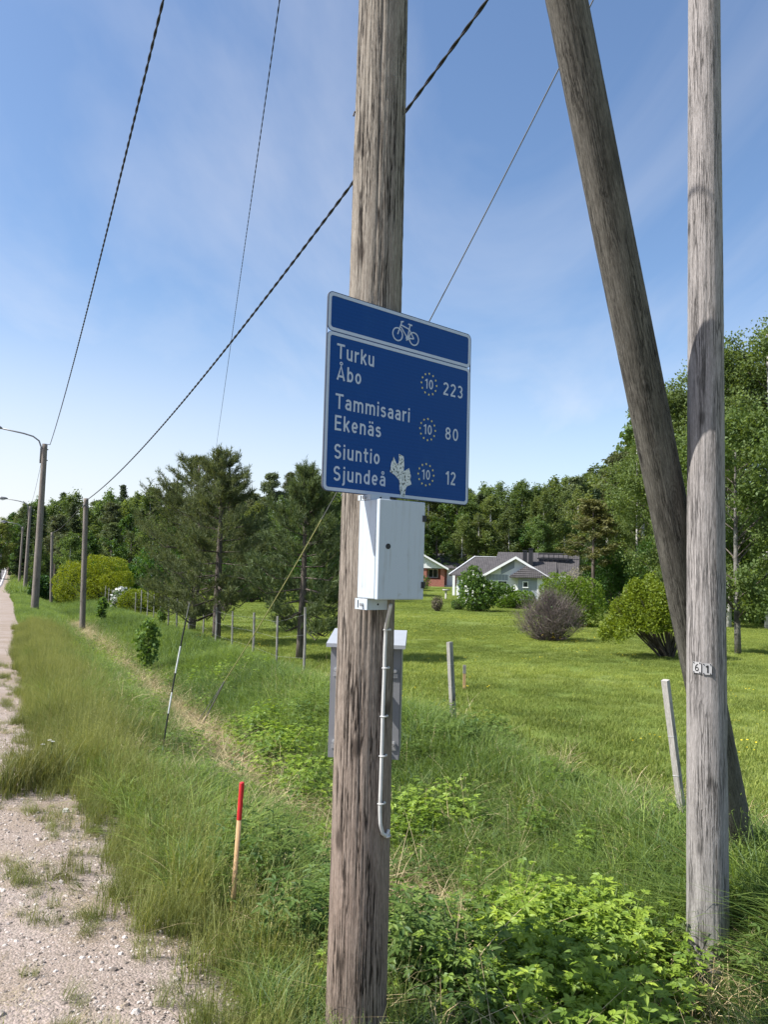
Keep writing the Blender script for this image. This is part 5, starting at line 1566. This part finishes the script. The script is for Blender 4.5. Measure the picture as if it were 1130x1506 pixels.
u, v, P = sample(14000, -.2, 5.0, 16, 70, lambda u, v, x, y: (u > gravel_edge(v) + .1) & (RNG.uniform(size=len(u)) > .7 * np.exp(-((u - 2.4) / .3) ** 2)), vpow=1.4)
put('tall_grass_beyond', P, SRC_FAR, .7, 1.15, it=.2 + .5 * lownoise(u, v, .5, 1.), sfun=(.36 + .13 * np.clip(u, 0, 2.5)) * (1 - .3 * sstep(4.2, 5, u)) * (1 - .3 * np.exp(-((u - 2.2) / .6) ** 2)))
u, v, P = sample(2600, -6, 7, 66, 230, lambda u, v, x, y: u > -.3 + curve_left(v), margin=250)
put('verge_grass', P, SRC_FAR, 1.0, 1.8, it=.2 + .5 * lownoise(u, v, .3, 1.))
# dry straw along the ditch bottom and round the pole feet
u, v, P = sample(8200, 1.5, 3.3, 1.5, 34, lambda u, v, x, y: ~near_pole(x, y, .18, MAIN) & (RNG.uniform(size=len(u)) < np.exp(-((u - 2.4) / .38) ** 2)))
put('dry_straw', P, SRC_STRAW, .7, 1.25, (.45, .9), .25)
u, v, P = sample(420, .9, 5, 1.2, 14, lambda u, v, x, y: camfree(x, y) & (x * x + y * y > 9) & ~in_thicket(x, y) & ~near_pole(x, y, .18, MAIN))
put('scattered_straw', P, SRC_STRAW, .8, 1.3, (.9, 1.5), .15)
# lawn
fl = lambda u, v, x, y: ~((u > 6) & (v > 84))
u, v, P = sample(15000, 4.5, 30, .5, 26, lambda u, v, x, y: fl(u, v, x, y) & ~near_pole(x, y, .15, S0[:2]), margin=260, vpow=1.25)
put('lawn_grass', P, SRC_LAWN, .9, 1.4, it=.3 + .45 * lownoise(u, v, .5), sfun=1.0 + 1.6 * np.exp(-((u - 4.6) / .6) ** 2) + .25 * np.exp(-((u - 6) / 1.6) ** 2), tilt=.05)
u, v, P = sample(16000, 5, 75, 22, 86, lambda u, v, x, y: fl(u, v, x, y), margin=160, vpow=1.1)
put('lawn_grass_beyond', P, SRC_LAWNF, .9, 1.3, it=.25 + .5 * lownoise(u, v, .22), tilt=.04)
# buttercups on the lawn
fm = MB()
for k in range(5):
    c = np.array([random.uniform(-.3, .3), random.uniform(-.3, .3), random.uniform(.14, .24)])
    a = np.arange(5) * 1.2566; fm.add(np.concatenate([[c], c + .011 * np.stack([np.cos(a), np.sin(a), np.full(5, .25)], 1)]), [(0, 1 + i, 1 + (i + 1) % 5) for i in range(5)], .6 + .1 * (k % 3))
src_fl = [source('buttercup_patch', fm.mesh('buttercup_patch', m_yellow_fl))]
u, v, P = sample(620, 4.6, 22, 0, 30, lambda u, v, x, y: lownoise(u, v, .6, 2.) > .5, margin=200)
put('buttercup_flowers', P, src_fl, .8, 1.3)
# leafy thickets
def blob(n, cx_, cy_, a, b):
    q = RNG.normal(size=(n, 2)) * .5
    q = q[np.hypot(q[:, 0], q[:, 1]) < 1.05]
    x, y = cx_ + q[:, 0] * a, cy_ + q[:, 1] * b
    ok = ~near_pole(x, y, .19, MAIN) & ~near_pole(x, y, .17, P61)
    x, y = x[ok], y[ok]
    return np.stack([x, y, ground(*uv_of(x, y))], 1)
TH = [blob(135, *THICK[0]), blob(95, *THICK[1]), blob(26, *THICK[2])]
for (px, py, n, a, b) in ((425, 1125, 62, .7, 1.0), (465, 1185, 62, .55, .8), (598, 1240, 74, .5, .6), (395, 1085, 24, .5, .9), (340, 1010, 26, .8, 1.6)):
    c = hit(px, py); TH.append(blob(n, c[0], c[1], a, b))
P = np.concatenate(TH)
put('leafy_undergrowth', P, SRC_WEED, .75, 1.15, it=np.where(P[:, 1] < 4.6, .58, .52), tilt=.12, sfun=np.where(P[:, 1] < 4.6, 1., .95))
TH = []
for (px, py, n, a, b) in ((655, 1110, 44, .75, .9), (440, 1330, 22, .40, .7), (465, 1420, 16, .3, .4), (610, 1450, 40, .45, .4), (470, 1075, 50, .7, .9), (625, 1500, 34, .30, .3)):
    c = hit(px, py); TH.append(blob(n, c[0], c[1], a, b))
P = np.concatenate(TH)
put('nettle_undergrowth', P, SRC_NETTLE, .7, 1.1, it=.45, tilt=.12)
u, v, P = sample(420, 1.3, 4.6, 2.6, 24, lambda u, v, x, y: camfree(x, y) & ~near_pole(x, y, .25, MAIN))
put('ditch_weeds', P, SRC_WEED + SRC_NETTLE, .55, .9, it=.4)

# grass on the gravel and tufts
u, v, P = sample(4200, -1.2, .9, 1.0, 16, lambda u, v, x, y: (u < gravel_edge(v) + .1) & camfree(x, y) & ((lownoise(u, v, 3.2, .7) > .62) | (RNG.uniform(size=len(u)) < .10 + .5 * sstep(-.35, .05, u - gravel_edge(v)))))
k = RNG.uniform(size=len(P)) < .5
put('gravel_weeds', P[k], SRC_OLIVE, .20, .5, (.5, .9), .3, it=.5)
put('gravel_dead_grass', P[~k], SRC_STRAW, .18, .42, (.15, .4), .3, it=.35)
for (px, py, s_, n, lab, cat) in ((45, 1158, 1.35, 9, 'tall seeding grass tuft standing on the gravel edge', 'grass tuft'), (103, 1290, .42, 4, 'small round green tuft growing in the gravel', 'grass tuft'),):
    p = hit(px, py); rg = np.random.default_rng(px)
    VV = []; TT = []
    for k in range(n):
        src = SRC_OLIVE[k % 3].data; co = np.empty(len(src.vertices) * 3, np.float32); src.vertices.foreach_get('co', co); co = co.reshape(-1, 3)
        tn = np.empty(len(src.vertices), np.float32); src.attributes['tint'].data.foreach_get('value', tn)
        a = rg.uniform(0, 6.28); s2 = s_ * rg.uniform(.8, 1.15); rr = np.array([[math.cos(a), -math.sin(a), 0], [math.sin(a), math.cos(a), 0], [0, 0, 1]])
        VV.append((co * s2) @ rr.T + np.array([rg.normal() * .10 * s_, rg.normal() * .14 * s_, 0])); TT.append(tn)
    mm = leaf('tuft_grass', (.085, .115, .028), (.235, .225, .085), .34, .012)
    tag(link('grass_tuft', fast_mesh('grass_tuft', np.concatenate(VV), 4, mm, np.concatenate(TT)), None, p), lab, cat)
# daisies by the tuft
p = hit(66, 1150)
t = thing('daisy_plant', 'white daisies on thin stems beside the tall tuft on the gravel edge', 'daisies', p)
m_stem = leaf('flower_stem', (.05, .09, .02), (.08, .12, .03), .2, .03)
for (dx, dz) in ((-.035, .30), (.02, .335), (.045, .325)):
    b = MB(); b.tube([(dx * .2, 0, -.02), (dx, 0, dz)], .002, 5); b.build('stem', m_stem, t)
    b = MB(); a = np.arange(10) * .6283
    b.add(np.concatenate([[(dx, 0, dz + .004)], np.array([dx, 0, dz]) + .018 * np.stack([np.cos(a), np.sin(a), np.full(10, .25)], 1)]), [(0, 1 + i, 1 + (i + 1) % 10) for i in range(10)], .7)
    b.tube([(dx, 0, dz + .003), (dx, 0, dz + .009)], .006, 8); b.build('flower_head', m_petal, t)
p = hit(97, 1196)
b = MB(); b.box((-.022, -.012, .01), (.022, .012, .016)); b.box((-.02, -.010, .0165), (.012, .016, .030))
tag(b.build('paper_scrap', m_petal, None, False, p), 'crumpled white paper scrap lying on the gravel edge', 'litter')

# loose stones
def stone(seed):
    rng = np.random.default_rng(seed)
    me = bpy.data.meshes.new('stone'); import bmesh
    bm = bmesh.new(); bmesh.ops.create_icosphere(bm, subdivisions=1, radius=1.)
    for q in bm.verts: q.co = Vector((q.co.x * rng.uniform(.75, 1.2), q.co.y * rng.uniform(.75, 1.1), q.co.z * rng.uniform(.5, .8)))
    bm.to_mesh(me); bm.free()
    a = me.attributes.new('tint', 'FLOAT', 'POINT'); a.data.foreach_set('value', np.full(len(me.vertices), rng.uniform(0, 1), np.float32))
    t = NT('stone'); o = t.obj(); at_ = t.n('Attribute'); at_.attribute_type = 'INSTANCER'; at_.attribute_name = 'itint'
    c = t.ramp(at_.outputs['Fac'], [(.0, (.10, .085, .075)), (.35, (.26, .215, .18)), (.65, (.37, .32, .28)), (1., (.56, .51, .47))])
    me.materials.append(t.bsdf(c, .85)); return source('stone', me)
SRC_ST = [stone(k) for k in range(4)]
u, v, P = sample(60000, -1.25, 1.15, 1.0, 11, lambda u, v, x, y: (u < gravel_edge(v) + .05 + np.abs(RNG.normal(size=len(u))) * .14) & (x * x + y * y > .8), margin=300, vpow=1.5)
n = len(P); s = np.exp(RNG.normal(math.log(.0050), .5, n)).clip(.0022, .022)
P[:, 2] += .004
scatter('loose_gravel', P, np.stack([RNG.normal(size=n) * .4, RNG.normal(size=n) * .4, RNG.uniform(0, 6.28, n)], 1), np.stack([s, s, s], 1), RNG.integers(0, 4, n), RNG.uniform(0, 1, n), SRC_ST)
